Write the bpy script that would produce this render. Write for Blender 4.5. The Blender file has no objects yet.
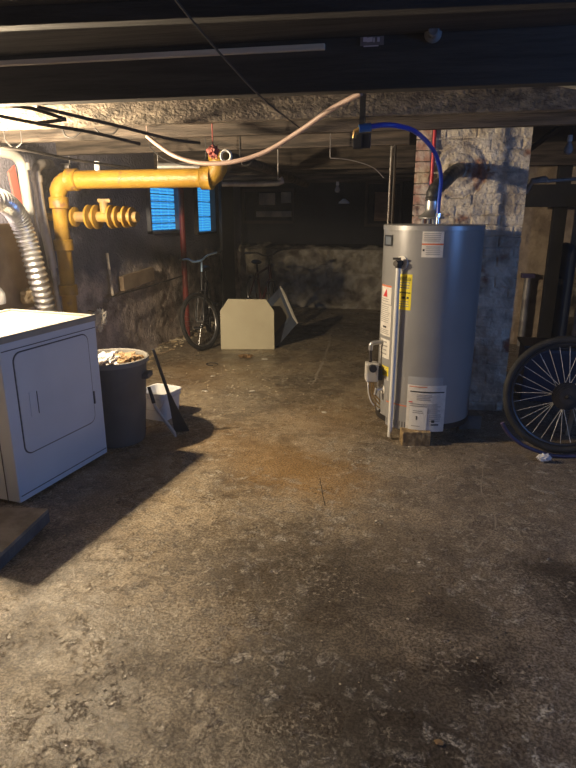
import bpy, bmesh, math, random
from math import sin, cos, tan, pi, radians as R
from mathutils import Vector as V, Matrix as M4, noise, Euler

S = bpy.context.scene
COL = S.collection
random.seed(7)

# ------------------------------------------------------------------ camera
FPX, PITCH, YAW, CH = 577.0, R(16.3), R(13.0), 1.5
cam_d = bpy.data.cameras.new('camera')
cam = bpy.data.objects.new('camera', cam_d); COL.objects.link(cam)
cam.location = (0, 0, CH)
cam.rotation_euler = (pi/2 - PITCH, 0, YAW)
cam_d.sensor_fit = 'AUTO'; cam_d.sensor_width = 36; cam_d.lens = 36*FPX/768
cam_d.clip_start = 0.02
S.camera = cam

# ------------------------------------------------------------------ world, lights, exposure
w = bpy.data.worlds.new('world'); S.world = w; w.use_nodes = True
w.node_tree.nodes['Background'].inputs[0].default_value = (0.25, 0.4, 0.8, 1)
w.node_tree.nodes['Background'].inputs[1].default_value = 0.2
S.view_settings.view_transform = 'Standard'; S.view_settings.look = 'None'
S.view_settings.gamma = 1; S.view_settings.use_curve_mapping = False
S.view_settings.exposure = 0.0

def C2R(X, Y, Z=0):                      # straight-ahead frame -> room frame
    return V((X*cos(YAW) - Y*sin(YAW), X*sin(YAW) + Y*cos(YAW), Z))
BULB = C2R(-1.79, 3.46, 1.78)
ld = bpy.data.lights.new('bulb_light', 'POINT'); ld.energy = 720; ld.color = (1.0, 0.79, 0.52); ld.shadow_soft_size = 0.035
lo = bpy.data.objects.new('bulb_light', ld); COL.objects.link(lo); lo.location = BULB
# daylight through the two small windows of the right wall
for k, (yy, en) in enumerate(((0.9, 15), (1.75, 15))):
    ad = bpy.data.lights.new('window_daylight', 'AREA'); ad.shape = 'RECTANGLE'; ad.size = 0.5; ad.size_y = 0.34
    ad.energy = en; ad.color = (0.17, 0.38, 1.0)
    ao = bpy.data.objects.new('window_daylight', ad); COL.objects.link(ao)
    ao.location = (3.36, yy, 1.72); ao.rotation_euler = (0, pi/2, 0)

# ------------------------------------------------------------------ pixel -> room helpers
def ray(px, py):
    a = (px-288)/FPX; b = (384-py)/FPX
    d = C2R(a, cos(PITCH) + b*sin(PITCH), b*cos(PITCH) - sin(PITCH))
    return V((0, 0, CH)), d
def U(px, py, x=None, y=None, z=None, Y=None):
    o, d = ray(px, py)
    if x is not None: t = x/d.x
    elif y is not None: t = y/d.y
    elif z is not None: t = (z-CH)/d.z
    else: t = Y/(cos(PITCH) + (384-py)/FPX*sin(PITCH))
    return o + d*t

# ------------------------------------------------------------------ materials
def mat(name, c1, c2=None, scale=6.0, rough=0.7, metal=0.0, bump=0.0, bscale=None, detail=6, spec=0.5,
        lo=0.4, hi=0.62, c3=None, s3=2.0, lo3=0.5, hi3=0.6, stretch=None, rvar=0.0):
    m = bpy.data.materials.new(name); m.use_nodes = True
    nt = m.node_tree; n = nt.nodes; L = nt.links; b = n['Principled BSDF']
    b.inputs['Roughness'].default_value = rough; b.inputs['Metallic'].default_value = metal
    b.inputs['Specular IOR Level'].default_value = spec
    b.inputs['Base Color'].default_value = (*c1, 1)
    tc = n.new('ShaderNodeTexCoord'); vec = tc.outputs['Object']
    if stretch:
        mp = n.new('ShaderNodeMapping'); mp.inputs['Scale'].default_value = stretch
        L.new(vec, mp.inputs[0]); vec = mp.outputs[0]
    if c2:
        nz = n.new('ShaderNodeTexNoise'); nz.inputs['Scale'].default_value = scale; nz.inputs['Detail'].default_value = detail
        L.new(vec, nz.inputs['Vector'])
        cr = n.new('ShaderNodeValToRGB'); cr.color_ramp.elements[0].position = lo; cr.color_ramp.elements[1].position = hi
        cr.color_ramp.elements[0].color = (*c1, 1); cr.color_ramp.elements[1].color = (*c2, 1)
        L.new(nz.outputs[0], cr.inputs[0]); out = cr.outputs[0]
        if c3:
            n3 = n.new('ShaderNodeTexNoise'); n3.inputs['Scale'].default_value = s3; n3.inputs['Detail'].default_value = 7
            L.new(vec, n3.inputs['Vector'])
            r3 = n.new('ShaderNodeMapRange'); r3.inputs[1].default_value = lo3; r3.inputs[2].default_value = hi3
            L.new(n3.outputs[0], r3.inputs[0])
            mx = n.new('ShaderNodeMix'); mx.data_type = 'RGBA'; mx.inputs['B'].default_value = (*c3, 1)
            L.new(r3.outputs[0], mx.inputs['Factor']); L.new(out, mx.inputs['A']); out = mx.outputs['Result']
        L.new(out, b.inputs['Base Color'])
        if rvar:
            rr = n.new('ShaderNodeMapRange'); rr.inputs[1].default_value = 0.35; rr.inputs[2].default_value = 0.65
            rr.inputs[3].default_value = rough-rvar; rr.inputs[4].default_value = rough+rvar
            L.new(nz.outputs[0], rr.inputs[0]); L.new(rr.outputs[0], b.inputs['Roughness'])
    if bump:
        nb = n.new('ShaderNodeTexNoise'); nb.inputs['Scale'].default_value = bscale or scale*4; nb.inputs['Detail'].default_value = 8
        L.new(vec, nb.inputs['Vector'])
        bp = n.new('ShaderNodeBump'); bp.inputs['Strength'].default_value = bump; bp.inputs['Distance'].default_value = 0.02
        L.new(nb.outputs[0], bp.inputs['Height']); L.new(bp.outputs[0], b.inputs['Normal'])
    return m
def emis(name, c, s):
    m = bpy.data.materials.new(name); m.use_nodes = True
    b = m.node_tree.nodes['Principled BSDF']
    b.inputs['Base Color'].default_value = (*c, 1); b.inputs['Emission Color'].default_value = (*c, 1)
    b.inputs['Emission Strength'].default_value = s
    return m
def sc_(c, k): return tuple(x*k for x in c)

def floor_mat():
    m = bpy.data.materials.new('concrete_floor'); m.use_nodes = True
    nt = m.node_tree; n = nt.nodes; L = nt.links; b = n['Principled BSDF']
    tc = n.new('ShaderNodeTexCoord'); P = tc.outputs['Object']
    def nz(s, det=8, dist=0.0, off=0.0, rg=0.6):
        mp = n.new('ShaderNodeMapping'); mp.inputs['Location'].default_value = (off, off*0.7, off)
        L.new(P, mp.inputs[0])
        t = n.new('ShaderNodeTexNoise'); t.inputs['Scale'].default_value = s; t.inputs['Detail'].default_value = det
        t.inputs['Distortion'].default_value = dist; t.inputs['Roughness'].default_value = rg
        L.new(mp.outputs[0], t.inputs['Vector']); return t.outputs[0]
    def rng(v, a, c, lo=0.0, hi=1.0, smooth=True):
        r = n.new('ShaderNodeMapRange'); r.inputs[1].default_value = a; r.inputs[2].default_value = c
        r.inputs[3].default_value = lo; r.inputs[4].default_value = hi
        if smooth: r.interpolation_type = 'SMOOTHSTEP'
        L.new(v, r.inputs[0]); return r.outputs[0]
    def mth(op, a, c):
        t = n.new('ShaderNodeMath'); t.operation = op
        for i, q in enumerate((a, c)):
            if isinstance(q, (int, float)): t.inputs[i].default_value = q
            else: L.new(q, t.inputs[i])
        return t.outputs[0]
    def mix(f, a, c, blend='MIX'):
        t = n.new('ShaderNodeMix'); t.data_type = 'RGBA'; t.blend_type = blend
        if isinstance(f, (int, float)): t.inputs['Factor'].default_value = f
        else: L.new(f, t.inputs['Factor'])
        for k, q in (('A', a), ('B', c)):
            if isinstance(q, tuple): t.inputs[k].default_value = (*q, 1)
            else: L.new(q, t.inputs[k])
        return t.outputs['Result']
    def spot(px, py, r, soft=0.6, amp=0.5, ns=3.0, off=0.0):
        c = U(px, py, z=0)
        d = n.new('ShaderNodeVectorMath'); d.operation = 'DISTANCE'; d.inputs[1].default_value = c
        L.new(P, d.inputs[0])
        v = mth('ADD', d.outputs['Value'], mth('MULTIPLY', mth('SUBTRACT', nz(ns, 8, 0.4, off), 0.5), amp*2))
        return rng(v, r*(1-soft), r*(1+soft), 1.0, 0.0)
    base = mix(rng(nz(1.4, 10, 0.3), 0.38, 0.62), (0.17, 0.136, 0.095), (0.40, 0.32, 0.215))
    base = mix(mth('MULTIPLY', rng(nz(9, 12, 0.4, 3, 0.72), 0.50, 0.56), 0.5), base, (0.50, 0.42, 0.30))
    base = mix(mth('MULTIPLY', rng(nz(13, 12, 0.8, 31, 0.75), 0.53, 0.58), 0.6), base, (0.09, 0.07, 0.052))
    base = mix(mth('MULTIPLY', rng(nz(28, 10, 0.5, 17, 0.75), 0.54, 0.59), 0.36), base, (0.62, 0.54, 0.41))
    base = mix(mth('MULTIPLY', rng(nz(3.3, 12, 0.8, 9, 0.7), 0.52, 0.64), 0.55), base, (0.13, 0.10, 0.07))
    # greyer slab towards the chimney side
    sx = n.new('ShaderNodeSeparateXYZ'); L.new(P, sx.inputs[0])
    g = rng(mth('ADD', sx.outputs[0], mth('MULTIPLY', mth('SUBTRACT', nz(1.2, 6), 0.5), 1.2)), -0.7, 1.0)
    base = mix(mth('MULTIPLY', g, 0.55), base, (0.24, 0.20, 0.175))
    # rust-orange patches
    for (px, py, r, k, o) in ((285, 466, 0.32, 0.55, 1), (330, 480, 0.25, 0.5, 2), (230, 440, 0.3, 0.3, 5), (200, 372, 0.5, 0.35, 4), (330, 420, .4, .25, 8)):
        base = mix(mth('MULTIPLY', spot(px, py, r, 0.8, 0.25, 4, o), k), base, (0.44, 0.26, 0.09))
    # dark damp stains
    for (px, py, r, k, o) in ((390, 735, 0.3, 1.0, 1), (300, 690, 0.25, 0.8, 2), (330, 590, 0.34, 0.75, 5), (480, 672, 0.13, 1.0, 4),
                              (240, 560, 0.3, 0.5, 7), (460, 620, 0.16, 0.7, 6), (160, 640, 0.2, 0.35, 3), (570, 585, 0.18, 0.85, 9),
                              (380, 330, 0.8, 0.7, 8), (260, 400, 0.3, 0.25, 2.5), (520, 700, 0.25, 0.2, 2.2), (430, 560, .3, .3, 7.7)):
        base = mix(mth('MULTIPLY', spot(px, py, r, 0.7, 0.22, 6, o), k), base, (0.07, 0.055, 0.042))
    # pale scuffed paint flakes
    fl = mth('MULTIPLY', rng(nz(16, 12, 0.5, 5, 0.75), 0.53, 0.60), rng(nz(2.2, 6, 0.5, 12), 0.42, 0.55))
    base = mix(mth('MULTIPLY', fl, 0.6), base, (0.72, 0.66, 0.54))
    # grain and pinholes
    base = mix(mth('MULTIPLY', rng(nz(95, 3, 0, 2), 0.44, 0.56), 0.9), base, mix(1.0, base, (0.40, 0.37, 0.34), 'MULTIPLY'))
    base = mix(mth('MULTIPLY', mth('MULTIPLY', rng(nz(48, 9, 0.6, 21, 0.75), 0.54, 0.60), rng(nz(2.6, 8, 0.4, 41), 0.46, 0.58)), 0.42), base, (0.70, 0.62, 0.48))
    vo = n.new('ShaderNodeTexVoronoi'); vo.inputs['Scale'].default_value = 14; L.new(P, vo.inputs['Vector'])
    pin = mth('MULTIPLY', rng(vo.outputs['Distance'], 0.05, 0.10, 1, 0), rng(nz(5, 3, 0, 7), 0.5, 0.56))
    base = mix(mth('MULTIPLY', pin, 0.8), base, (0.03, 0.022, 0.016))
    L.new(base, b.inputs['Base Color'])
    ro = mth('SUBTRACT', rng(nz(4, 9, 0.3, 1), 0.35, 0.65, 0.24, 0.56), mth('MULTIPLY', fl, 0.18))
    L.new(ro, b.inputs['Roughness']); b.inputs['Specular IOR Level'].default_value = 0.45
    h = mth('ADD', mth('MULTIPLY', nz(60, 10, 0, 4, 0.7), 0.25), mth('ADD', mth('MULTIPLY', nz(9, 12, 0.3, 6, 0.65), 0.8), mth('MULTIPLY', pin, -0.5)))
    h = mth('ADD', h, mth('MULTIPLY', fl, 0.25))
    bp = n.new('ShaderNodeBump'); bp.inputs['Strength'].default_value = 0.8; bp.inputs['Distance'].default_value = 0.013
    L.new(h, bp.inputs['Height']); L.new(bp.outputs[0], b.inputs['Normal'])
    return m

def wall_mat(name, low1, low2, up1, up2, zsplit, zw=0.04, bump=0.5, stain=(0.05, 0.04, 0.035)):
    """rough lime plaster below the split, dark paint above it (on the back wall, shade put into the colour)"""
    m = mat(name, low1, low2, 8, 0.85, bump=bump, bscale=38, c3=stain, s3=2.6, lo3=0.52, hi3=0.66)
    nt = m.node_tree; n = nt.nodes; L = nt.links; b = n['Principled BSDF']
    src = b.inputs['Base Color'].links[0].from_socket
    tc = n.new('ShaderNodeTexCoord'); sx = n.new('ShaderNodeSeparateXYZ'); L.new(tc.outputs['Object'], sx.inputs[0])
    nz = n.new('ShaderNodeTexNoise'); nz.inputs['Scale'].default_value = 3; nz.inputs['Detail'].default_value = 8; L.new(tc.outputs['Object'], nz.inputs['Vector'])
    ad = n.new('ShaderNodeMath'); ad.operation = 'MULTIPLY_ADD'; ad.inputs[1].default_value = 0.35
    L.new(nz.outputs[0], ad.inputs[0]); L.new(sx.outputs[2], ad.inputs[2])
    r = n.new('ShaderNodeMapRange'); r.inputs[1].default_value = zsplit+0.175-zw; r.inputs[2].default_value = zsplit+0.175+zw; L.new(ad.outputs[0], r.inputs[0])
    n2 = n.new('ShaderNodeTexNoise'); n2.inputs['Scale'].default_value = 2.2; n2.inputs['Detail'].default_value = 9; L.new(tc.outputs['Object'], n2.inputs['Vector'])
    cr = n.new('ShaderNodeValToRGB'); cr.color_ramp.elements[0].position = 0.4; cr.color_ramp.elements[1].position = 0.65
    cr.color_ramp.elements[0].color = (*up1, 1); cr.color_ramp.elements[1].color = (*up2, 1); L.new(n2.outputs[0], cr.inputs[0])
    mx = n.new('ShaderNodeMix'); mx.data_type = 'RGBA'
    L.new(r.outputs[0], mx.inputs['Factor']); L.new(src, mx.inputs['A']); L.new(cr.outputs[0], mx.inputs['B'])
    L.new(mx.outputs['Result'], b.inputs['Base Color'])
    return m

M = {}
M['floor'] = floor_mat()
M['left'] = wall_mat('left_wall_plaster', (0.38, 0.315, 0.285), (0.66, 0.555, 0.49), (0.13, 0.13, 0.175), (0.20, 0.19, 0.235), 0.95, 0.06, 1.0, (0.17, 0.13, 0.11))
M['back'] = wall_mat('back_wall_stone', (0.30, 0.26, 0.19), (0.50, 0.45, 0.35), (0.010, 0.011, 0.015), (0.020, 0.021, 0.026), 1.0, 0.03, 0.6, (0.12, 0.095, 0.07))  # upper near-black tone is the shade over the upper wall, put into colour
M['wall'] = mat('side_wall_plaster', (0.06, 0.055, 0.05), (0.10, 0.09, 0.08), 3, 0.9, bump=0.4)
M['boards'] = mat('ceiling_boards', (0.018, 0.016, 0.016), (0.04, 0.036, 0.034), 4, 0.8, bump=0.3, stretch=(0.4, 6, 6))
M['joist_dark'] = mat('joist_dark_wood', (0.018, 0.016, 0.015), (0.04, 0.034, 0.030), 3, 0.75, bump=0.3, stretch=(0.5, 6, 6))
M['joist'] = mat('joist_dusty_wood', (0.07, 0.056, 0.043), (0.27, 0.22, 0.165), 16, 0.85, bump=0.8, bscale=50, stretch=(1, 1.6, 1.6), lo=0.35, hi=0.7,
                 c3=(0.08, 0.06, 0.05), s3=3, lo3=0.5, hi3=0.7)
M['joist2'] = mat('joist_brown_wood', (0.03, 0.023, 0.018), (0.10, 0.077, 0.06), 5, 0.8, bump=0.5, stretch=(0.5, 6, 6))
M['batten'] = mat('batten_wood', (0.66, 0.59, 0.48), (0.50, 0.43, 0.34), 4, 0.7, bump=0.2, stretch=(0.5, 8, 8))
M['yellow'] = mat('yellow_paint', (0.38, 0.225, 0.03), (0.31, 0.175, 0.025), 9, 0.42, bump=0.25, bscale=60, c3=(0.22, 0.12, 0.05), s3=11, lo3=0.60, hi3=0.68)
M['yellow_dark'] = mat('yellow_worn_paint', (0.42, 0.26, 0.06), (0.26, 0.17, 0.08), 9, 0.55, bump=0.25, bscale=60)
M['white_app'] = mat('white_enamel', (0.70, 0.76, 0.84), (0.64, 0.70, 0.78), 2.5, 0.32, bump=0.02)
M['seam'] = mat('dark_seam', (0.08, 0.085, 0.10), rough=0.6)
M['beige'] = mat('beige_enamel', (0.36, 0.345, 0.31), (0.30, 0.285, 0.25), 4, 0.45)
M['foil'] = mat('foil_duct', (0.75, 0.76, 0.78), (0.55, 0.56, 0.6), 12, 0.28, 0.9, bump=0.15)
M['grey_pipe'] = mat('grey_pipe', (0.42, 0.40, 0.38), (0.24, 0.22, 0.21), 8, 0.45, 0.4, bump=0.2)
M['pale_pipe'] = mat('pale_pipe', (0.33, 0.325, 0.31), (0.25, 0.24, 0.22), 6, 0.45)
M['black_metal'] = mat('black_iron', (0.022, 0.02, 0.02), (0.05, 0.042, 0.038), 8, 0.55, 0.3)
M['wire'] = mat('dark_wire', (0.03, 0.027, 0.026), rough=0.6)
M['hose'] = mat('pink_beige_hose', (0.50, 0.36, 0.30), (0.42, 0.29, 0.235), 6, 0.45)
M['red'] = mat('red_paint', (0.25, 0.035, 0.03), (0.15, 0.03, 0.025), 7, 0.5)
M['redpex'] = mat('red_tube', (0.58, 0.04, 0.05), rough=0.4)
M['blue'] = mat('blue_tube', (0.015, 0.06, 0.50), rough=0.35)
M['tank'] = mat('grey_tank_enamel', (0.33, 0.33, 0.335), (0.30, 0.30, 0.305), 3, 0.30, 0.15)
M['tank'].node_tree.nodes['Principled BSDF'].inputs['Coat Weight'].default_value = 0.35
M['tank'].node_tree.nodes['Principled BSDF'].inputs['Coat Roughness'].default_value = 0.08
M['tank_top'] = mat('grey_tank_lid', (0.36, 0.36, 0.37), rough=0.35, metal=0.3)
M['label'] = mat('label_paper', (0.76, 0.73, 0.68), (0.66, 0.63, 0.58), 20, 0.6)
M['label_y'] = mat('yellow_label', (0.85, 0.70, 0.03), rough=0.5)
M['ink'] = mat('black_ink', (0.03, 0.03, 0.03), rough=0.6)
M['ink_grey'] = mat('grey_ink', (0.30, 0.29, 0.28), rough=0.6)
M['ink_o'] = mat('orange_ink', (0.70, 0.20, 0.08), rough=0.6)
M['ink_r'] = mat('red_ink', (0.65, 0.03, 0.03), rough=0.6)
M['galv'] = mat('galvanised_steel', (0.62, 0.62, 0.63), (0.46, 0.46, 0.47), 10, 0.35, 0.75)
M['flue'] = mat('dark_flue', (0.07, 0.068, 0.07), (0.14, 0.135, 0.13), 10, 0.45, 0.6, bump=0.4)
M['gasvalve'] = mat('grey_plastic', (0.55, 0.53, 0.50), rough=0.5)
M['brass'] = mat('brass', (0.45, 0.30, 0.12), (0.30, 0.19, 0.08), 12, 0.4, 0.8)
M['block'] = mat('concrete_block', (0.42, 0.30, 0.15), (0.20, 0.13, 0.06), 25, 0.9, bump=0.8, bscale=60)
M['chim'] = mat('chimney_plaster', (0.74, 0.67, 0.57), (0.40, 0.34, 0.28), 9, 0.88, bump=1.0, bscale=45, c3=(0.26, 0.11, 0.075), s3=4.5, lo3=0.60, hi3=0.68)
M['chim_side'] = mat('chimney_brick', (0.62, 0.54, 0.46), (0.42, 0.24, 0.18), 14, 0.88, bump=0.8, bscale=30, c3=(0.10, 0.05, 0.04), s3=6, lo3=0.55, hi3=0.65)
M['tile'] = mat('pier_plaster', (0.46, 0.37, 0.28), (0.27, 0.21, 0.16), 5, 0.85, bump=0.6, bscale=25)
M['bin'] = mat('grey_bin_plastic', (0.105, 0.10, 0.10), (0.135, 0.13, 0.125), 4, 0.55, bump=0.05)
M['rim'] = mat('bin_rim_plastic', (0.22, 0.21, 0.19), rough=0.5)
M['paper'] = mat('crumpled_paper', (0.66, 0.63, 0.56), (0.52, 0.48, 0.41), 9, 0.8)
M['plasticbag'] = mat('white_plastic_bag', (0.55, 0.54, 0.52), rough=0.35)
M['cardboard'] = mat('cardboard', (0.38, 0.26, 0.14), (0.26, 0.17, 0.09), 7, 0.8)
M['pail'] = mat('white_pail', (0.72, 0.73, 0.74), (0.64, 0.65, 0.66), 5, 0.4)
M['black_plastic'] = mat('black_plastic', (0.025, 0.027, 0.033), rough=0.45)
M['slab'] = mat('dark_slab', (0.09, 0.09, 0.095), (0.16, 0.15, 0.14), 8, 0.7, bump=0.4)
M['tyre'] = mat('tyre_rubber', (0.018, 0.018, 0.019), (0.032, 0.031, 0.031), 14, 0.75)
M['chrome'] = mat('chrome', (0.75, 0.75, 0.76), rough=0.22, metal=1.0)
M['spoke'] = mat('spoke_steel', (0.62, 0.60, 0.57), rough=0.5, metal=0.3)
M['rimmetal'] = mat('alloy_rim', (0.45, 0.45, 0.46), rough=0.35, metal=0.9)
M['rimdark'] = mat('dark_rim', (0.04, 0.04, 0.045), rough=0.4, metal=0.4)
M['bikeframe'] = mat('black_frame_paint', (0.02, 0.02, 0.024), rough=0.35)
M['bikered'] = mat('red_frame_paint', (0.07, 0.014, 0.014), rough=0.4)
M['barblue'] = mat('pale_blue_bar', (0.36, 0.55, 0.80), rough=0.35, metal=0.3)
M['cream'] = mat('cream_panel_paint', (0.66, 0.62, 0.46), (0.60, 0.55, 0.40), 3, 0.55)
M['shell'] = mat('blue_grey_shell', (0.055, 0.075, 0.12), (0.04, 0.05, 0.08), 5, 0.5)
M['shell_pale'] = mat('pale_shell_edge', (0.62, 0.60, 0.55), (0.50, 0.48, 0.44), 6, 0.6)
M['board'] = mat('tan_board', (0.34, 0.25, 0.16), (0.24, 0.17, 0.11), 6, 0.75)
M['frame_dark'] = mat('dark_window_frame', (0.035, 0.028, 0.024), (0.06, 0.045, 0.035), 5, 0.7)
M['frame_grey'] = mat('grey_window_frame', (0.14, 0.15, 0.18), (0.10, 0.105, 0.125), 5, 0.6)
M['brownpanel'] = mat('brown_panel', (0.34, 0.19, 0.10), (0.22, 0.12, 0.06), 5, 0.7, stretch=(1, 1, 5))
M['lit_patch'] = mat('lit_patch_tone', (0.66, 0.58, 0.44), (0.40, 0.35, 0.28), 6, 0.8)  # pale tone of the light patches painted on the upper back wall
M['dullwhite'] = mat('dull_porcelain', (0.13, 0.13, 0.135), rough=0.6)
M['porcelain'] = mat('white_porcelain', (0.74, 0.73, 0.70), rough=0.55)
M['glassy'] = mat('bulb_glass', (0.35, 0.35, 0.37), rough=0.15)
M['purple'] = mat('purple_strap', (0.055, 0.04, 0.10), (0.09, 0.07, 0.15), 6, 0.5)
M['cloth_white'] = mat('white_cloth', (0.72, 0.72, 0.76), rough=0.8)
M['navy'] = mat('navy_plastic', (0.018, 0.032, 0.075), (0.03, 0.05, 0.10), 4, 0.45)
M['tankblue'] = mat('blue_grey_tank', (0.10, 0.14, 0.20), (0.16, 0.17, 0.19), 3, 0.45)
M['post'] = mat('black_post', (0.012, 0.011, 0.011), (0.02, 0.018, 0.017), 5, 0.7)
M['rust'] = mat('rusty_clamp', (0.40, 0.10, 0.08), rough=0.6)
M['crack'] = mat('crack_dark', (0.035, 0.026, 0.02), rough=0.95)
M['crack_pale'] = mat('crack_pale', (0.33, 0.28, 0.22), rough=0.9)
M['debris'] = mat('debris', (0.62, 0.55, 0.42), (0.36, 0.27, 0.16), 3, 0.85)
M['leaf'] = mat('dry_leaf', (0.24, 0.15, 0.07), rough=0.85)

def glassblock():
    m = bpy.data.materials.new('blue_glass_block'); m.use_nodes = True
    nt = m.node_tree; n = nt.nodes; L = nt.links; b = n['Principled BSDF']
    tc = n.new('ShaderNodeTexCoord'); wv = n.new('ShaderNodeTexWave'); wv.inputs['Scale'].default_value = 9
    wv.inputs['Distortion'].default_value = 2.5; wv.bands_direction = 'Z'; L.new(tc.outputs['Object'], wv.inputs['Vector'])
    cr = n.new('ShaderNodeValToRGB'); cr.color_ramp.elements[0].color = (0.01, 0.20, 0.62, 1); cr.color_ramp.elements[1].color = (0.07, 0.52, 0.95, 1)
    L.new(wv.outputs[0], cr.inputs[0]); L.new(cr.outputs[0], b.inputs['Emission Color']); b.inputs['Emission Strength'].default_value = 1.0
    b.inputs['Base Color'].default_value = (0.05, 0.2, 0.4, 1); b.inputs['Roughness'].default_value = 0.2
    return m
M['glass_block'] = glassblock()
M['daylight'] = emis('daylit_pane', (0.20, 0.48, 1.0), 18.0)
M['bulb_on'] = emis('lit_bulb', (1.0, 0.8, 0.5), 12.0)

# ------------------------------------------------------------------ mesh builder
class MB:
    def __init__(s): s.bm = bmesh.new(); s.T = M4.Identity(4)
    def _v(s, pts): return [s.bm.verts.new(s.T @ V(p)) for p in pts]
    def face(s, pts):
        try: return s.bm.faces.new(s._v(pts))
        except ValueError: pass
    def boxm(s, m, size, bev=0.0):
        r = bmesh.ops.create_cube(s.bm, size=1.0)
        for v in r['verts']: v.co = s.T @ (m @ V((v.co.x*size[0], v.co.y*size[1], v.co.z*size[2])))
        if bev:
            es = {e for v in r['verts'] for e in v.link_edges}
            bmesh.ops.bevel(s.bm, geom=list(es), offset=bev, segments=2, affect='EDGES', profile=0.7)
        return s
    def box(s, c, size, rot=(0, 0, 0), bev=0.0):
        return s.boxm(M4.Translation(V(c)) @ Euler(rot).to_matrix().to_4x4(), size, bev)
    def beam(s, a, b, w, h, up=(0, 0, 1), bev=0.0):
        a, b = V(a), V(b); x = (b-a).normalized(); y = V(up).cross(x)
        if y.length < 1e-4: y = V((0, 1, 0)).cross(x)
        y.normalize(); z = x.cross(y)
        m = M4((x, y, z)).transposed().to_4x4(); m.translation = (a+b)/2
        return s.boxm(m, ((b-a).length, w, h), bev)
    def tube(s, pts, r, seg=10, cap=True, closed=False):
        pts = [V(p) for p in pts]; N = len(pts)
        rs = r if isinstance(r, (list, tuple)) else [r]*N
        rings = []; prev = None
        for i, p in enumerate(pts):
            if closed: t = pts[(i+1) % N]-pts[i-1]
            else: t = pts[min(i+1, N-1)]-pts[max(i-1, 0)]
            if t.length < 1e-9: t = V((0, 0, 1))
            t.normalize()
            if prev is None:
                n = t.cross(V((0, 0, 1)))
                if n.length < 1e-3: n = t.cross(V((0, 1, 0)))
            else:
                n = prev - t*prev.dot(t)
                if n.length < 1e-4: n = t.cross(V((0.3, 0.5, 0.8)))
            n.normalize(); prev = n; b = t.cross(n)
            rings.append(s._v([p + (n*cos(2*pi*k/seg) + b*sin(2*pi*k/seg))*rs[i] for k in range(seg)]))
        for i in range(N if closed else N-1):
            A, B = rings[i], rings[(i+1) % N]
            for k in range(seg):
                try: s.bm.faces.new((A[k], A[(k+1) % seg], B[(k+1) % seg], B[k]))
                except ValueError: pass
        if cap and not closed:
            s.bm.faces.new(list(reversed(rings[0]))); s.bm.faces.new(rings[-1])
        return s
    def cyl(s, a, b, r, seg=16): return s.tube([a, b], r, seg)
    def lathe(s, prof, seg=32, axis=None):
        """prof = [(radius, z)...] about local z"""
        m = axis or M4.Identity(4); rings = []
        for (r, z) in prof:
            rings.append(s._v([m @ V((max(r, 1e-5)*cos(2*pi*k/seg), max(r, 1e-5)*sin(2*pi*k/seg), z)) for k in range(seg)]))
        for A, B in zip(rings, rings[1:]):
            for k in range(seg): s.bm.faces.new((A[k], A[(k+1) % seg], B[(k+1) % seg], B[k]))
        return s
    def prism(s, poly, d):
        """poly of 3d points (closed), extruded by vector d"""
        d = V(d); A = s._v(poly); B = s._v([V(p)+d for p in poly])
        s.bm.faces.new(list(reversed(A))); s.bm.faces.new(B)
        for i in range(len(A)):
            j = (i+1) % len(A); s.bm.faces.new((A[i], A[j], B[j], B[i]))
        return s
    def blob(s, c, r, amp=0.3, freq=3.0, sub=3, seed=0, sq=(1, 1, 1)):
        q = bmesh.ops.create_icosphere(s.bm, subdivisions=sub, radius=1.0)
        for v in q['verts']:
            d = v.co.normalized(); k = 1 + amp*(noise.noise(d*freq+V((seed, seed*2.1, 0))) + 0.6*abs(noise.noise(d*freq*2.3+V((0, seed, 0)))))
            v.co = s.T @ (V(c) + V((d.x*sq[0], d.y*sq[1], d.z*sq[2]))*r*k)
        return s
    def build(s, name, m, parent=None, smooth=False, loc=None):
        bmesh.ops.recalc_face_normals(s.bm, faces=s.bm.faces)
        me = bpy.data.meshes.new(name)
        if loc is not None: bmesh.ops.translate(s.bm, verts=s.bm.verts, vec=-V(loc))
        s.bm.to_mesh(me); s.bm.free()
        me.materials.append(M[m] if isinstance(m, str) else m)
        if smooth:
            for p in me.polygons: p.use_smooth = True
            try: me.set_sharp_from_angle(angle=R(38))
            except Exception: pass
        o = bpy.data.objects.new(name, me); COL.objects.link(o)
        if loc is not None: o.location = loc
        if parent: o.parent = parent
        return o

def thing(name, label, cat, loc=(0, 0, 0), rz=0, group=None):
    o = bpy.data.objects.new(name, None); COL.objects.link(o); o.location = loc; o.rotation_euler = (0, 0, rz); o.empty_display_size = 0.1
    tag(o, label, cat, group); return o
def tag(o, label, cat, group=None):
    o['label'] = label; o['category'] = cat
    if group: o['group'] = group
    return o
def struct(o): o['kind'] = 'structure'; return o
def copy_tree(o, parent=None):
    c = o.copy(); COL.objects.link(c); c.parent = parent
    for ch in list(o.children): copy_tree(ch, c)
    return c
def smooth_path(pts, n=8):
    pts = [V(p) for p in pts]; out = []
    for i in range(len(pts)-1):
        p0, p1, p2, p3 = pts[max(i-1, 0)], pts[i], pts[i+1], pts[min(i+2, len(pts)-1)]
        for k in range(n):
            t = k/n
            out.append(0.5*((2*p1)+(-p0+p2)*t+(2*p0-5*p1+4*p2-p3)*t*t+(-p0+3*p1-3*p2+p3)*t**3))
    out.append(pts[-1]); return out

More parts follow.
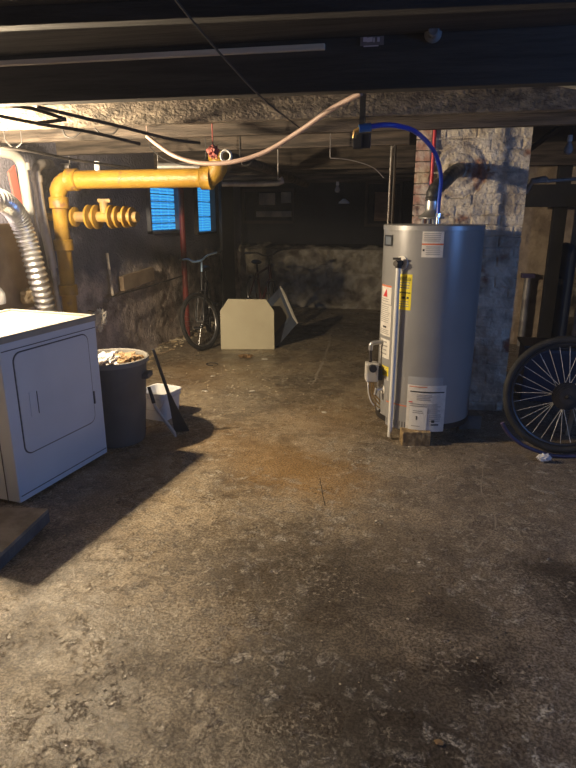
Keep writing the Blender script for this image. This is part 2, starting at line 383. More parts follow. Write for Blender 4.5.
# ================================================================== ROOM SHELL
XL, XR, YB, YF, ZC = -3.1, 3.4, 9.85, -1.3, 2.2
def grid(u0, u1, v0, v1, du, dv, f, holes=()):
    """grid patch; f(u, v) -> 3d point; holes = (u0,u1,v0,v1) left open"""
    mb = MB(); nu = max(1, round((u1-u0)/du)); nv = max(1, round((v1-v0)/dv))
    us = [u0+(u1-u0)*i/nu for i in range(nu+1)]; vs = [v0+(v1-v0)*j/nv for j in range(nv+1)]
    for h in holes:      # snap the lines to the hole's edges
        for q, arr in ((h[0], us), (h[1], us), (h[2], vs), (h[3], vs)):
            k = min(range(len(arr)), key=lambda i: abs(arr[i]-q)); arr[k] = q
    vv = [[mb.bm.verts.new(f(u, v)) for v in vs] for u in us]
    for i in range(nu):
        for j in range(nv):
            cu, cv = (us[i]+us[i+1])/2, (vs[j]+vs[j+1])/2
            if any(h[0] < cu < h[1] and h[2] < cv < h[3] for h in holes): continue
            mb.bm.faces.new((vv[i][j], vv[i+1][j], vv[i+1][j+1], vv[i][j+1]))
    return mb

fl = MB(); fl.box((0.15, 4.3, -0.1), (7.2, 12.0, 0.2)); floor = struct(fl.build('floor', 'floor'))
cl = MB(); cl.box((0.15, 4.3, ZC+0.06), (7.2, 12.0, 0.12)); struct(cl.build('ceiling', 'boards'))

# windows of the left wall, measured from the photo
def rect_on_left(x0, x1, y0, y1):
    a = U(x0, (y0+y1)/2, x=XL); b = U(x1, (y0+y1)/2, x=XL); t = U((x0+x1)/2, y0, x=XL); c = U((x0+x1)/2, y1, x=XL)
    return (a.y, b.y, c.z, t.z)
W1 = rect_on_left(146, 178, 184, 233); W2 = rect_on_left(194, 213, 184, 234)
def fleft(u, v):
    d = 0.030*noise.fractal(V((u*1.1, v*1.1, 3)), 1, 2, 3)
    low = min(1, max(0, (1.0 + 0.10*noise.noise(V((u*1.5, 0, 1))) - v)/0.10))
    rough = 0.03*abs(noise.fractal(V((u*4, v*5, 8)), 0.9, 2.1, 4)) + 0.02*noise.noise(V((u*14, v*14, 2)))
    bulge = 0.05*max(0, 1-v/0.3)**2
    return (XL + d*0.5 + low*(0.03+rough) + bulge, u, v)
wl = grid(YF, YB, 0, ZC, 0.045, 0.04, fleft, (W1, W2)).build('wall_left', 'left', smooth=True); struct(wl)
lb = MB(); lb.box((XL-0.30, (YF+YB)/2, ZC/2), (0.06, YB-YF, ZC)); struct(lb.build('trim_1', 'wall'))

def fback(u, v):
    ledge = 0.22*min(1, max(0, (1.02+0.03*noise.noise(V((u*2, 0, 0)))-v)/0.05))
    q = V((u*2.0, v*3.0, 0)) + 0.35*V((noise.noise(V((u*2, v*2, 5))), noise.noise(V((u*2, v*2, 9))), 0))
    d, _ = noise.voronoi(q)
    e = min(1.0, (d[1]-d[0])*3.5)
    st = 0.07*e + 0.05*noise.fractal(V((u*5, v*5, 1)), 0.8, 2, 4)
    k = 1 if v < 1.02 else 0.12
    return (u, YB - ledge - st*k, v)
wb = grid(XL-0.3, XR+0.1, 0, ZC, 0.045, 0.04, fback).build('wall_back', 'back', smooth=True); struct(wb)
wr = MB(); RW = [(0.65, 1.15), (1.5, 2.0)]
for (a, b) in ((YF, RW[0][0]), (RW[0][1], RW[1][0]), (RW[1][1], YB)): wr.box((XR+0.06, (a+b)/2, ZC/2), (0.12, b-a, ZC))
for (a, b) in RW:
    wr.box((XR+0.06, (a+b)/2, 0.775), (0.12, b-a, 1.55)); wr.box((XR+0.06, (a+b)/2, 2.045), (0.12, b-a, 0.31))
struct(wr.build('wall_right', 'wall'))
wf = MB(); wf.box((0.15, YF-0.06, ZC/2), (7.0, 0.12, ZC)); struct(wf.build('wall_front', 'wall'))
for k, (a, b) in enumerate(RW):
    g = struct(MB().box((XR+0.09, (a+b)/2, 1.72), (0.02, b-a, 0.34)).build('window_%d' % (k+4), 'daylight'))
    f = MB(); f.box((XR+0.06, (a+b)/2, 1.72), (0.05, 0.03, 0.34)); f.box((XR+0.06, (a+b)/2, 1.56), (0.08, b-a, 0.02)); f.box((XR+0.06, (a+b)/2, 1.88), (0.08, b-a, 0.02))
    f.build('window_frame', 'frame_grey', g)

# glass-block window 1: individual wavy blocks in a mortar grid
def make_window(name, W, nc, nr, mt, pm, dep=0.05):
    y0, y1, z0, z1 = W
    fr = MB(); t = 0.03
    for (cy, cz, sy, sz) in ((y0+t/2, (z0+z1)/2, t, z1-z0), (y1-t/2, (z0+z1)/2, t, z1-z0), ((y0+y1)/2, z0+t/2, y1-y0, t), ((y0+y1)/2, z1-t/2, y1-y0, t)):
        fr.box((XL-dep/2, cy, cz), (dep+0.10, sy, sz))
    f = struct(fr.build(name, mt))
    cw, chh = (y1-y0-2*t)/nc, (z1-z0-2*t)/nr
    p = MB()
    for i in range(nc):
        for j in range(nr): p.box((XL-dep, y0+t+cw*(i+.5), z0+t+chh*(j+.5)), (0.05, cw-0.035, chh-0.014), bev=0.010)
    p.build('pane', pm, f)
    m = MB(); m.box((XL-dep-0.02, (y0+y1)/2, (z0+z1)/2), (0.02, y1-y0, z1-z0)); m.build('mortar_backing', 'frame_grey', f)
    return f
make_window('window_1', W1, 4, 6, 'frame_grey', 'glass_block')
make_window('window_2', W2, 2, 3, 'frame_dark', 'glass_block')

# light patches on the back wall built as framed pale panels, and the dark framed opening with a brown panel
def back_window_or_lit_patches(name, x0, x1, y0, y1, panes, sill=True):
    yy = YB-0.03
    a = U(x0, y1, y=yy); b = U(x1, y0, y=yy); fr = MB(); t = 0.045
    for (cx, cz, sx_, sz_) in ((a.x, (a.z+b.z)/2, t, b.z-a.z+t), (b.x, (a.z+b.z)/2, t, b.z-a.z+t), ((a.x+b.x)/2, a.z, b.x-a.x+t, t), ((a.x+b.x)/2, b.z, b.x-a.x+t, t)):
        fr.box((cx, yy-0.03, cz), (sx_, 0.10, sz_))
    f = struct(fr.build(name, 'frame_dark'))
    for (p0, p1, q0, q1, mt, nm) in panes:
        c = U(p0, q1, y=yy-0.03); d = U(p1, q0, y=yy-0.03)
        MB().box(((c.x+d.x)/2, yy-0.02, (c.z+d.z)/2), (d.x-c.x, 0.03, d.z-c.z), bev=0.004).build(nm, mt, f)
    return f
back_window_or_lit_patches('window_3', 245, 294, 190, 222, [(259, 275, 193, 205, 'lit_patch', 'pane'), (281, 291, 192, 203, 'lit_patch', 'pane'), (256, 292, 211, 217, 'lit_patch', 'lit_strip')])  # patches of light falling on the wall, modelled as pale pieces in a frame
back_window_or_lit_patches('window_6', 366, 402, 182, 225, [(374, 392, 192, 221, 'brownpanel', 'panel')])

# ------------------------------------------------------------------ joists
def joist(yl, yr, zb, h, thick, mt, name, label, x0=0, x1=576, ext=True, xend=None):
    a = U(x0, yl, z=zb); b = U(x1, yr, z=zb); d = (b-a).normalized()
    if ext:
        if abs(d.x) > 0.1:
            a = a + d*((XL-0.02-a.x)/d.x); b = a + d*(((xend or XR+0.03)-a.x)/d.x)
    n = V((-d.y, d.x, 0)).normalized()
    m = MB(); off = n*thick/2 + V((0, 0, h/2))
    m.beam(a+off, b+off, thick, h, bev=0.004)
    o = m.build(name, mt); tag(o, label, 'beam', 'ceiling joists'); return a, b, n
zt = lambda zb: ZC-zb-0.001
J = []
J.append(joist(26, 2, 2.14, zt(2.14), 0.06, 'boards', 'ceiling_joist', 'dark ceiling joist nearest the camera along the top of the photo'))
J.append(joist(104, 82, 2.00, zt(2.00), 0.07, 'joist_dark', 'ceiling_joist', 'deep dark joist just in front of the pale rough joist'))
J.append(joist(129, 109, 1.995, zt(1.995), 0.07, 'joist', 'ceiling_joist', 'pale rough dusty joist lit by the bulb behind the deep dark joist'))
J.append(joist(143, 124, 1.985, zt(1.985), 0.06, 'joist2', 'ceiling_joist', 'brown joist directly behind the pale rough one'))
J.append(joist(157, 139, 1.99, zt(1.99), 0.06, 'joist2', 'ceiling_joist', 'brown joist above the yellow pipe, fourth back from the deep dark one', xend=U(408, 150, Y=4.3).x))
lab = ['brown joist over the glass block window', 'dark brown joist above the bicycles', 'dark joist between the bicycles and the back wall', 'last dark joist in front of the stone back wall']
for k, y in enumerate((6.6, 7.4, 8.3, 9.2)):
    m = MB(); m.box(((XL+XR)/2+0.005, y, 1.98+(ZC-1.98-0.001)/2), (XR-XL+0.05, 0.06, ZC-1.98-0.001), bev=0.004)
    tag(m.build('ceiling_joist', 'joist2'), lab[k], 'beam', 'ceiling joists')
# pale batten nailed to the deep dark joist
a = U(-60, 66, z=2.125); b = U(320, 48, z=2.125); jd = (J[1][1]-J[1][0]).normalized(); jn = J[1][2]
A0 = J[1][0]; a = A0 + jd*((a-A0).dot(jd)) - jn*0.012 + V((0, 0, 0.165)); b = A0 + jd*((b-A0).dot(jd)) - jn*0.012 + V((0, 0, 0.165))
m = MB(); m.beam(a, b, 0.022, 0.022, bev=0.003); tag(m.build('wood_batten', 'batten'), 'thin pale wooden batten along the deep dark joist near the top left', 'batten')
def on_j1(px, py, off):      # point on the face of the deep dark joist
    o, d = ray(px, py); t = (A0 - jn*off - o).dot(jn)/d.dot(jn); return o + d*t
jm = M4((jd, jn, V((0, 0, 1)))).transposed().to_4x4()
def jbox(mb, px, py, size, off, bev=0):
    m_ = jm.copy(); m_.translation = on_j1(px, py, off); return mb.boxm(m_, size, bev)
t = thing('tag_plate', 'small torn red and white tag stapled to the dark joist near the top centre', 'tag', on_j1(372, 41, 0.002))
def child(mb, nm, mt, par, **k): return mb.build(nm, mt, par, **k)
def rel(o):      # built in room coordinates, parented to an Empty that is not at the origin
    o.matrix_parent_inverse = o.parent.matrix_basis.inverted(); return o
rel(child(jbox(MB(), 372, 41, (0.095, 0.003, 0.032), 0.003), 'card', mat('tag_card', (0.18, 0.14, 0.13)), t))
mk = MB()
for i, (dx, wd) in enumerate(((-7, .014), (-4, .012), (-1, .013), (2, .006), (6.5, .010))): jbox(mk, 372+dx, 39.5+(i % 2)*0.4, (wd, 0.002, 0.016), 0.0065)
jbox(mk, 371, 46, (0.06, 0.002, 0.004), 0.0065)
rel(child(mk, 'printed_marks', mat('tag_white', (0.6, 0.5, 0.5)), t))
t = thing('lamp_socket', 'small pale porcelain lamp socket on the dark joist, top right of centre', 'lamp socket', on_j1(432, 34, 0.0))
sk = MB(); ax = on_j1(433, 34, 0.0); 
mz = M4((jd, V((0, 0, 1)), -jn)).transposed().to_4x4(); mz.translation = ax
sk.lathe([(0.0, 0), (0.034, 0), (0.034, 0.012), (0.022, 0.02), (0.022, 0.045), (0.017, 0.05), (0.0, 0.048)], 20, mz)
rel(child(sk, 'base', 'dullwhite', t, smooth=True))

# ================================================================== HAZE ADDED FOR LENS GLARE
hv = bpy.data.materials.new('glare_haze'); hv.use_nodes = True; hn = hv.node_tree
hn.nodes.remove(hn.nodes['Principled BSDF']); vs_ = hn.nodes.new('ShaderNodeVolumeScatter')
vs_.inputs['Density'].default_value = 0.005; vs_.inputs['Anisotropy'].default_value = 0.0; vs_.inputs['Color'].default_value = (1, 1, 1, 1)
hn.links.new(vs_.outputs[0], hn.nodes['Material Output'].inputs['Volume'])
M['haze'] = hv
hz_ = MB(); hz_.box((0.15, 4.3, 1.1), (6.9, 11.6, 2.3)); hz_ = hz_.build('glare_haze', 'haze'); hz_['kind'] = 'stuff'
tag(hz_, 'thin haze added to the basement air for the lens glare of the bulb', 'haze')
# ================================================================== CHIMNEY
CY = U(470, 200, Y=4.44).y
cxl = U(415, 200, y=CY).x; cxr = U(525, 200, y=CY).x; CTOP = 2.14
def brick(u, v, w=0.21, h=0.075):
    r = math.floor(v/h); uu = u/w + (0.5 if r % 2 else 0)
    fu = abs((uu % 1)-0.5)*2*w/2; fv = abs((v/h % 1)-0.5)*h
    g = max(0, (fu-(w/2-0.009))/0.009, (fv-(h/2-0.009))/0.009)
    tone = noise.noise(V((math.floor(uu)*3.1, r*1.7, 0)))
    return min(1, g), tone
def fch(u, v):
    wob = noise.noise(V((u*3, v*3, 4)))*0.012
    g, t_ = brick(u+wob, v+wob)
    cover = max(0, min(1, (noise.noise(V((u*2.6, v*2.6, 7)))+0.12)*5))
    th = math.hypot(u-thx, v-thz)
    d = 0.012*t_ + 0.006*noise.noise(V((u*20, v*20, 1))) - g*0.016*(1-0.6*cover) + cover*0.008
    if th < 0.2: d = 0.025*(1-th/0.2) + 0.006*sin(th*90)
    return (u, CY-0.012-d, v)
tp = U(459, 170, y=CY); thx, thz = tp.x, tp.z
ch = thing('chimney', 'whitewashed crumbling brick chimney stack behind the water heater', 'chimney', ((cxl+cxr)/2, CY+0.22, 0))
rel(grid(cxl, cxr, 0, CTOP, 0.011, 0.011, fch).build('front_brickwork', 'chim', ch, smooth=False))
cb = MB(); cb.box(((cxl+cxr)/2, CY+0.225, CTOP/2), (cxr-cxl, 0.44, CTOP)); rel(cb.build('stack', 'chim_side', ch))
# brick pilaster edge at the left of the breast
pm = MB()
z = 0.0; r_ = 0
while z < CTOP-0.02:
    hh = min(0.068, CTOP-z-0.005)
    wj = 0.105 + 0.004*noise.noise(V((z*9, 1, 0)))
    pm.box((cxl+wj/2-0.012, CY-0.035, z+hh/2), (wj, 0.055+0.006*noise.noise(V((z*11, 3, 0))), hh), bev=0.006)
    z += 0.075; r_ += 1
rel(pm.build('corner_bricks', 'chim_side', ch))

# ================================================================== RIGHT-HAND BACKGROUND
PY = 6.9   # plaster pier beyond the chimney (straight-ahead distance)
p0 = U(512, 300, Y=PY); p1 = U(546, 300, Y=PY); py_ = p0.y
def xs(px, py=280, y=None): return U(px, py, y=y or py_).x
m = grid(xs(515), xs(549), 0, ZC, 0.03, 0.03, lambda u, v: (u, py_-0.01-0.02*abs(noise.fractal(V((u*5, v*5, 0)), .9, 2, 3)), v))
m.box(((xs(515)+xs(549))/2, py_+0.12, ZC/2), (xs(549)-xs(515), 0.22, ZC)); tag(m.build('plaster_pier', 'tile'), 'lit tan plaster pier just right of the chimney', 'pier')
m = MB(); q = xs(553), xs(573)
m.box(((q[0]+q[1])/2, py_+0.12, ZC/2), (q[1]-q[0], 0.22, ZC)); tag(m.build('plaster_pier', 'tile'), 'narrow tan plaster pier beyond the black post at far right', 'pier')
yq = py_-0.35
m = MB(); m.box(((xs(544.5, y=yq)+xs(557.5, y=yq))/2, yq, ZC/2), (xs(557.5, y=yq)-xs(544.5, y=yq), 0.1, ZC), bev=0.004)
tag(m.build('wooden_post', 'post'), 'black post standing between the two tan plaster piers', 'post')
bt = U(548, 184.5, y=yq-0.12).z; bb = U(548, 207, y=yq-0.12).z
m = MB(); m.box(((xs(519, 190, yq)+XR)/2+0.01, yq-0.12, (bt+bb)/2), (XR-xs(519, 190, yq), 0.1, bt-bb), bev=0.004)
tag(m.build('cross_beam', 'post'), 'black horizontal beam across the top of the tan piers', 'beam')
# standpipe in front of the pier
sp = thing('standpipe', 'grey standpipe with a purple collar in front of the tan pier', 'pipe', (xs(526), py_-0.10, 0))
pz = U(527, 276, y=py_-0.1).z
rel(MB().cyl((xs(526.5), py_-0.10, 0), (xs(526.5), py_-0.10, pz), 0.042, 18).build('pipe', 'grey_pipe', sp, smooth=True))
rel(MB().box((xs(526), py_-0.10, pz+0.005), (0.15, 0.09, 0.05), bev=0.01).build('collar', 'purple', sp))
tk = thing('pressure_tank', 'blue-grey domed pressure tank beyond the black post at far right', 'tank', (xs(566, y=yq+0.05), yq+0.03, 0))
tx = xs(566, 250, yq); tz = U(566, 243, y=yq).z
rel(MB().lathe([(0, 0), (0.125, 0), (0.13, 0.03), (0.13, tz-0.14), (0.115, tz-0.06), (0.07, tz-0.015), (0, tz)], 28, M4.Translation((tx+0.03, yq+0.19, 0))).build('tank_body', 'tankblue', tk, smooth=True))
rel(MB().box((tx-0.02, yq+0.055, tz-0.42), (0.07, 0.03, 0.06), bev=0.01).build('valve', 'gasvalve', tk))
m = MB(); yd = py_-0.9
m.box((xs(590, y=yd), yd, 0.85), (0.20, 0.04, 1.7), bev=0.004); tag(m.build('leaning_board', 'tile'), 'dull brown board standing at the right edge of the photo', 'board')
# navy crate behind the wheel
nb = thing('storage_tub', 'dark navy tub standing behind the bicycle wheel', 'tub', U(538, 418, Y=4.75))
c = U(538, 418, Y=4.75); c.z = 0; nz_ = U(530, 349, Y=4.6).z
w_ = MB(); w_.box((c.x+0.08, c.y, nz_/2), (0.55, 0.36, nz_), bev=0.03); rel(w_.build('tub', 'navy', nb))
w_ = MB(); w_.box((c.x+0.08, c.y, nz_+0.0125), (0.59, 0.40, 0.025), bev=0.01); rel(w_.build('lid', 'black_plastic', nb))
# dangling bulb and slanting pipe at upper right
def hang_bulb(px, py, Y, label, r=0.03, tilt=0):
    p = U(px, py, Y=Y); t = thing('hanging_bulb', label, 'light bulb', p)
    MB().tube([(0, 0, 0.05), (0.01, 0.0, (ZC-p.z)*0.5), (0, 0, ZC-p.z-0.002)], 0.004, 6).build('cord', 'wire', t)
    MB().lathe([(0, 0.075), (0.016, 0.075), (0.02, 0.04), (0.016, 0.03), (0, 0.03)], 16).build('socket', 'porcelain', t, smooth=True)
    MB().lathe([(0.014, 0.03), (0.018, 0.015), (r, -0.015), (r*1.02, -0.03), (r*0.8, -0.05), (0.001, -0.062)], 20).build('bulb', 'glassy', t, smooth=True)
    return t
hang_bulb(569, 146, 4.6, 'unlit bulb hanging in the dark at upper right')
m = MB(); m.tube([U(528, 151, Y=5.2), U(580, 112, Y=4.6)], 0.022, 12); tag(m.build('conduit_pipe', 'black_metal', smooth=True), 'dark slanting conduit at upper right beside the chimney top', 'pipe')
m = MB(); m.tube([U(526, 193, Y=5.35), U(533, 180, Y=5.3), U(545, 178, Y=5.3), U(548, 182, Y=5.3)], 0.02, 10); m.tube([U(532, 182, Y=5.3), U(590, 178, Y=5.3)], 0.016, 10)
tag(m.build('pipe_fitting', 'grey_pipe', smooth=True), 'dusty pipe tee against the right edge of the chimney', 'pipe')

# ================================================================== DRYER
da = C2R(-1.430, 2.785); db = C2R(-1.175, 3.48)
dw = (db-da).length; ang = math.atan2(db.y-da.y, db.x-da.x)     # local x along the front, local y points back
dr = thing('clothes_dryer', 'white clothes dryer with its door facing right, at the left edge', 'dryer', (da.x, da.y, 0), ang)
DH, DD = 0.92, 0.66
m = MB(); m.box((dw/2, DD/2, (DH-0.035)/2+0.01), (dw, DD, DH-0.055), bev=0.008); m.build('cabinet_body', 'white_app', dr)
# top with a raised rim and a shallow well
m = MB(); m.box((dw/2, DD/2, DH-0.022), (dw+0.012, DD+0.012, 0.028), bev=0.008)
for (cx, cy, sx_, sy_) in ((dw/2, 0.012, dw+.012, 0.03), (dw/2, DD-0.012, dw+.012, 0.03), (0.01, DD/2, 0.03, DD), (dw-0.01, DD/2, 0.03, DD)):
    m.box((cx, cy, DH-0.004), (sx_, sy_, 0.012), bev=0.004)
m.build('top_panel', 'beige', dr)
def rrect(x0, x1, z0, z1, r, n=6):
    P = []
    for (cx, cz, a0) in ((x1-r, z1-r, 0), (x0+r, z1-r, pi/2), (x0+r, z0+r, pi), (x1-r, z0+r, 3*pi/2)):
        for k in range(n+1): P.append((cx+r*cos(a0+pi/2*k/n), cz+r*sin(a0+pi/2*k/n)))
    return P
P = rrect(0.073, dw-0.083, 0.263, 0.827, 0.052)
m = MB(); m.prism([(x, 0.001, z) for x, z in P], (0, -0.003, 0)); door = m.build('door_gasket', 'seam', dr)
m = MB(); P2 = rrect(0.080, dw-0.090, 0.270, 0.820, 0.046); m.prism([(x, 0.0, z) for x, z in P2], (0, -0.005, 0)); d2 = m.build('door', 'white_app', dr)
m = MB(); m.box((0.175, -0.0060, 0.53), (0.055, 0.003, 0.135), bev=0.001); m.build('handle_recess', 'white_app', d2)
m = MB(); m.box((0.200, -0.0080, 0.53), (0.004, 0.004, 0.125)); m.build('handle_edge', 'seam', d2)
m = MB(); m.box((dw-0.083, -0.006, 0.42), (0.008, 0.012, 0.08), bev=0.002); m.build('hinge', 'seam', dr)
for zz_ in (DH-0.075, 0.055): MB().box((dw/2, -0.001, zz_), (dw-0.02, 0.004, 0.004)).build('panel_seam', 'seam', dr)
m = MB(); m.box((-0.0005, 0.085, 0.44), (0.004, 0.004, 0.86)); m.build('side_seam', 'seam', dr)
for (fx, fy) in ((0.06, 0.06), (dw-0.06, 0.06), (0.06, DD-0.06), (dw-0.06, DD-0.06)):
    MB().cyl((fx, fy, 0), (fx, fy, 0.02), 0.02, 12).build('foot', 'black_plastic', dr)
# white jug-like console corner seen at the very left behind the dryer
cz = U(2, 300, Y=3.55)
t = thing('plastic_jug', 'white plastic jug on the dryer at the left edge of the photo', 'jug', (U(-4, 304, z=DH+0.003)))
m = MB(); m.lathe([(0, 0.001), (0.062, 0.001), (0.066, 0.02), (0.064, 0.07), (0.045, 0.105), (0.022, 0.12), (0.02, 0.135), (0, 0.135)], 24); m.build('jug_body', 'porcelain', t, smooth=True)
m = MB(); m.lathe([(0.023, 0.136), (0.025, 0.136), (0.025, 0.158), (0, 0.158)], 18); m.build('cap', 'gasvalve', t, smooth=True)

# slab in the foreground
s1 = C2R(-1.60, 2.64); s2 = C2R(-1.20, 2.60)
t = thing('floor_slab', 'low dark slab lying on the floor against the dryer, bottom left', 'slab', C2R(-1.5, 2.4))
far_r, near_r = C2R(-1.215, 2.63), C2R(-1.275, 2.15); lx = C2R(-0.5, 0.03)
m = MB(); P = [far_r, near_r, near_r+lx, far_r+lx]
m.prism([(p.x, p.y, 0.0) for p in P], (0, 0, 0.055)); rel(m.build('slab_body', 'slab', t))
m = MB(); m.prism([(p.x, p.y, 0.055) for p in P], (0, 0, 0.018)); rel(m.build('top_board', mat('slab_top', (0.20, 0.165, 0.12), (0.32, 0.27, 0.20), 7, 0.8, bump=0.4), t))

# lit bulb over the dryer
t = thing('hanging_bulb', 'lit bulb hanging over the clothes dryer', 'light bulb', BULB)
MB().lathe([(0.012, 0.03), (0.016, 0.015), (0.026, -0.005), (0.026, -0.015), (0.018, -0.024), (0.001, -0.028)], 20).build('bulb', 'bulb_on', t, smooth=True)
MB().lathe([(0, 0.085), (0.018, 0.085), (0.022, 0.05), (0.018, 0.038), (0, 0.038)], 16).build('socket', 'porcelain', t, smooth=True)
MB().tube([(0, 0, 0.08), (0, 0, ZC-BULB.z-0.002)], 0.004, 6).build('cord', 'wire', t)

# ================================================================== PIPES ON THE LEFT
PX = -2.86
v = U(64, 250, x=PX); yv = v.y; zc = U(64, 180, y=yv).z
xe = U(219, 180, y=yv).x
yp = thing('drain_pipe', 'thick yellow painted pipe turning along the ceiling and down the left wall', 'pipe', (PX, yv, 0))
r = 0.068
path = [(PX, yv, 0.0), (PX, yv, zc-0.12)] + [(PX+0.12-0.12*cos(a), yv, zc-0.12+0.12*sin(a)) for a in (0.3, 0.6, 0.9, 1.2, pi/2)] + [(xe-0.1, yv, zc)]
path += [(xe-0.1+0.1*sin(a), yv, zc+0.1-0.1*cos(a)) for a in (0.4, 0.8, 1.2, pi/2)] + [(xe, yv, zc+0.14)]
rel(MB().tube(path, [r*0.86]*2+[r]*(len(path)-2), 24).build('pipe_run', 'yellow', yp, smooth=True))
def collar(p, d, r, w): 
    d = V(d); p = V(p); return MB().tube([p-d*w, p-d*w*0.85, p-d*w*0.8, p+d*w*0.8, p+d*w*0.85, p+d*w], [r*0.9, r, r*0.98, r*0.98, r, r*0.9], 24)
for (px, py) in ((62, 203), (65, 245), (68, 290)):
    zz = U(px, py, x=PX).z; rel(collar((PX, yv, zz), (0, 0, 1), r*1.13, 0.045).build('collar', 'yellow', yp, smooth=True))
for px in (73, 207):
    xx = U(px, 180, y=yv).x; rel(collar((xx, yv, zc), (1, 0, 0), r*1.25, 0.045).build('collar', 'yellow', yp, smooth=True))
rel(collar((xe, yv, zc+0.15), (0, 0, 1), r*1.1, 0.03).build('collar', 'yellow', yp, smooth=True))
xx = U(98, 175, y=yv).x
rel(MB().tube([(xx, yv, zc+0.05), (xx, yv, zc+0.13)], 0.022, 14).build('white_plug', 'porcelain', yp, smooth=True))
# gas valve row
gy = yv+0.10
gz = U(95, 217, y=gy).z; gx0 = U(64, 217, y=gy).x; gx1 = U(135, 214, y=gy).x
gv = thing('valve_manifold', 'horizontal yellow pipe of stacked ring flanges below the thick yellow pipe', 'pipe fitting', (gx0, gy, gz))
rel(MB().tube([(gx0-0.06, gy, gz), (gx1+0.02, gy, gz)], 0.042, 18).build('core_pipe', 'yellow_dark', gv, smooth=True))
for px, rr in ((70, .085), (75, .078), (90, .095), (97, .095), (112, .092), (118, .085), (126, .085), (132, .075)):
    xx = U(px, 217, y=gy).x
    rel(MB().tube([(xx-0.012, gy, gz), (xx-0.008, gy, gz), (xx+0.008, gy, gz), (xx+0.012, gy, gz)], [rr*.85, rr, rr, rr*.85], 26).build('flange', 'yellow', gv, smooth=True))
xx = U(105, 217, y=gy).x
rel(MB().tube([(xx, gy, gz+0.03), (xx, gy, gz+0.12)], 0.035, 14).build('valve_stem', 'yellow_dark', gv, smooth=True))
rel(MB().box((xx+0.01, gy, gz+0.125), (0.11, 0.04, 0.03), bev=0.008).build('valve_handle', 'yellow_dark', gv))
gs = MB().tube([(gx1, gy, gz), (gx1+0.03, gy+.05, gz), (XL+0.05, gy+0.30, gz)] if False else [(gx0-0.05, gy, gz), (XL+0.02, gy+0.02, gz)], 0.03, 12); rel(gs.build('wall_bracket', 'yellow_dark', gv, smooth=True))

# grey pipes beside the hose
def pipe(name, label, pts, r, mt, seg=14, cat='pipe', n=6, group=None):
    o = MB().tube(smooth_path(pts, n), r, seg).build(name, mt, smooth=True); tag(o, label, cat, group); return o
x1 = -2.86
def L_(px, py, x=x1): return U(px, py, x=x)
t = thing('waste_pipe', 'pale waste pipe bending down beside the foil hose at far left', 'pipe', L_(22, 165))
rel(MB().tube(smooth_path([L_(-25, 147), L_(2, 152), L_(15, 156), L_(22, 166), L_(25, 185), L_(33, 235), L_(46, 318)], 6), 0.036, 16).build('pipe', 'pale_pipe', t, smooth=True))
rel(MB().tube([L_(23.5, 163), L_(24.5, 170)], 0.043, 16).build('collar', 'pale_pipe', t, smooth=True))
x2 = -2.93
t = thing('grey_pipe', 'grey metal pipe with a top elbow left of the yellow pipe', 'pipe', L_(38, 175, x2))
rel(MB().tube(smooth_path([U(50, 164, x=x2-0.1), L_(42, 164, x2), L_(36, 170, x2), L_(37, 182, x2), L_(42, 215, x2), L_(53, 268, x2)], 6), 0.036, 16).build('pipe', 'grey_pipe', t, smooth=True))
rel(MB().tube([L_(36.2, 175, x2), L_(37, 182, x2)], 0.045, 16).build('collar', 'grey_pipe', t, smooth=True))
rel(MB().tube([L_(52, 262, x2), L_(60, 312, x2)], 0.022, 12).build('tail', 'grey_pipe', t, smooth=True))
# foil duct
pts = smooth_path([U(-30, 196, x=-2.62), U(0, 200, x=-2.68), U(16, 214, x=-2.72), U(27, 240, x=-2.72), U(37, 275, x=-2.70), U(47, 315, x=-2.72), U(52, 360, x=-2.76)], 34)
rs = [0.066 + 0.007*sin(i*2*pi/5) for i in range(len(pts))]
m = MB().tube(pts, rs, 20); tag(m.build('vent_hose', 'foil', smooth=True), 'ribbed silver foil vent hose dropping behind the dryer', 'hose')
# stone lump and brick behind the hose; boxes left
m = MB(); m.box(U(8, 268, x=-2.93), (0.05, 0.55, 0.62), bev=0.01); tag(m.build('rough_board', 'board'), 'rough tan board on the wall behind the foil hose', 'board')
m = MB(); m.prism([U(7, 172, x=-2.97), U(13, 165, x=-2.97), U(25, 225, x=-2.97), U(19, 222, x=-2.97)], (0.015, 0, 0)); tag(m.build('wood_plank', 'rust'), 'dull red slat leaning on the wall behind the pale waste pipe', 'slat')
m = MB(); m.tube([U(-5, 295, x=-2.95), U(22, 290, x=-2.95)], 0.012, 8); tag(m.build('iron_bar', 'black_metal'), 'short dark bar behind the dryer at far left', 'bar')
m = MB(); m.blob(U(28, 296, x=-2.84), 0.05, 0.5, 2, seed=4); tag(m.build('stone_lump', 'debris', smooth=True), 'tan stone lump on the wall behind the foil hose', 'stone')

# rag hanging over dryer edge
rp = U(100, 318, x=XL+0.16)
t = thing('hanging_rag', 'crumpled off-white rag hanging on the wall above the bin', 'rag', rp)
m = MB(); m.blob((0, 0, 0), 0.07, 0.75, 2.8, seed=3, sub=4, sq=(0.6, 0.95, 1.0)); m.blob((0, -0.01, -0.07), 0.045, 0.8, 3.1, seed=8, sub=3, sq=(.5, .6, 1)); m.build('cloth', 'paper', t)
m = MB(); m.tube([(-0.14, 0.0, 0.07), (0.02, 0, 0.05)], 0.004, 6); m.build('nail', 'black_metal', t)

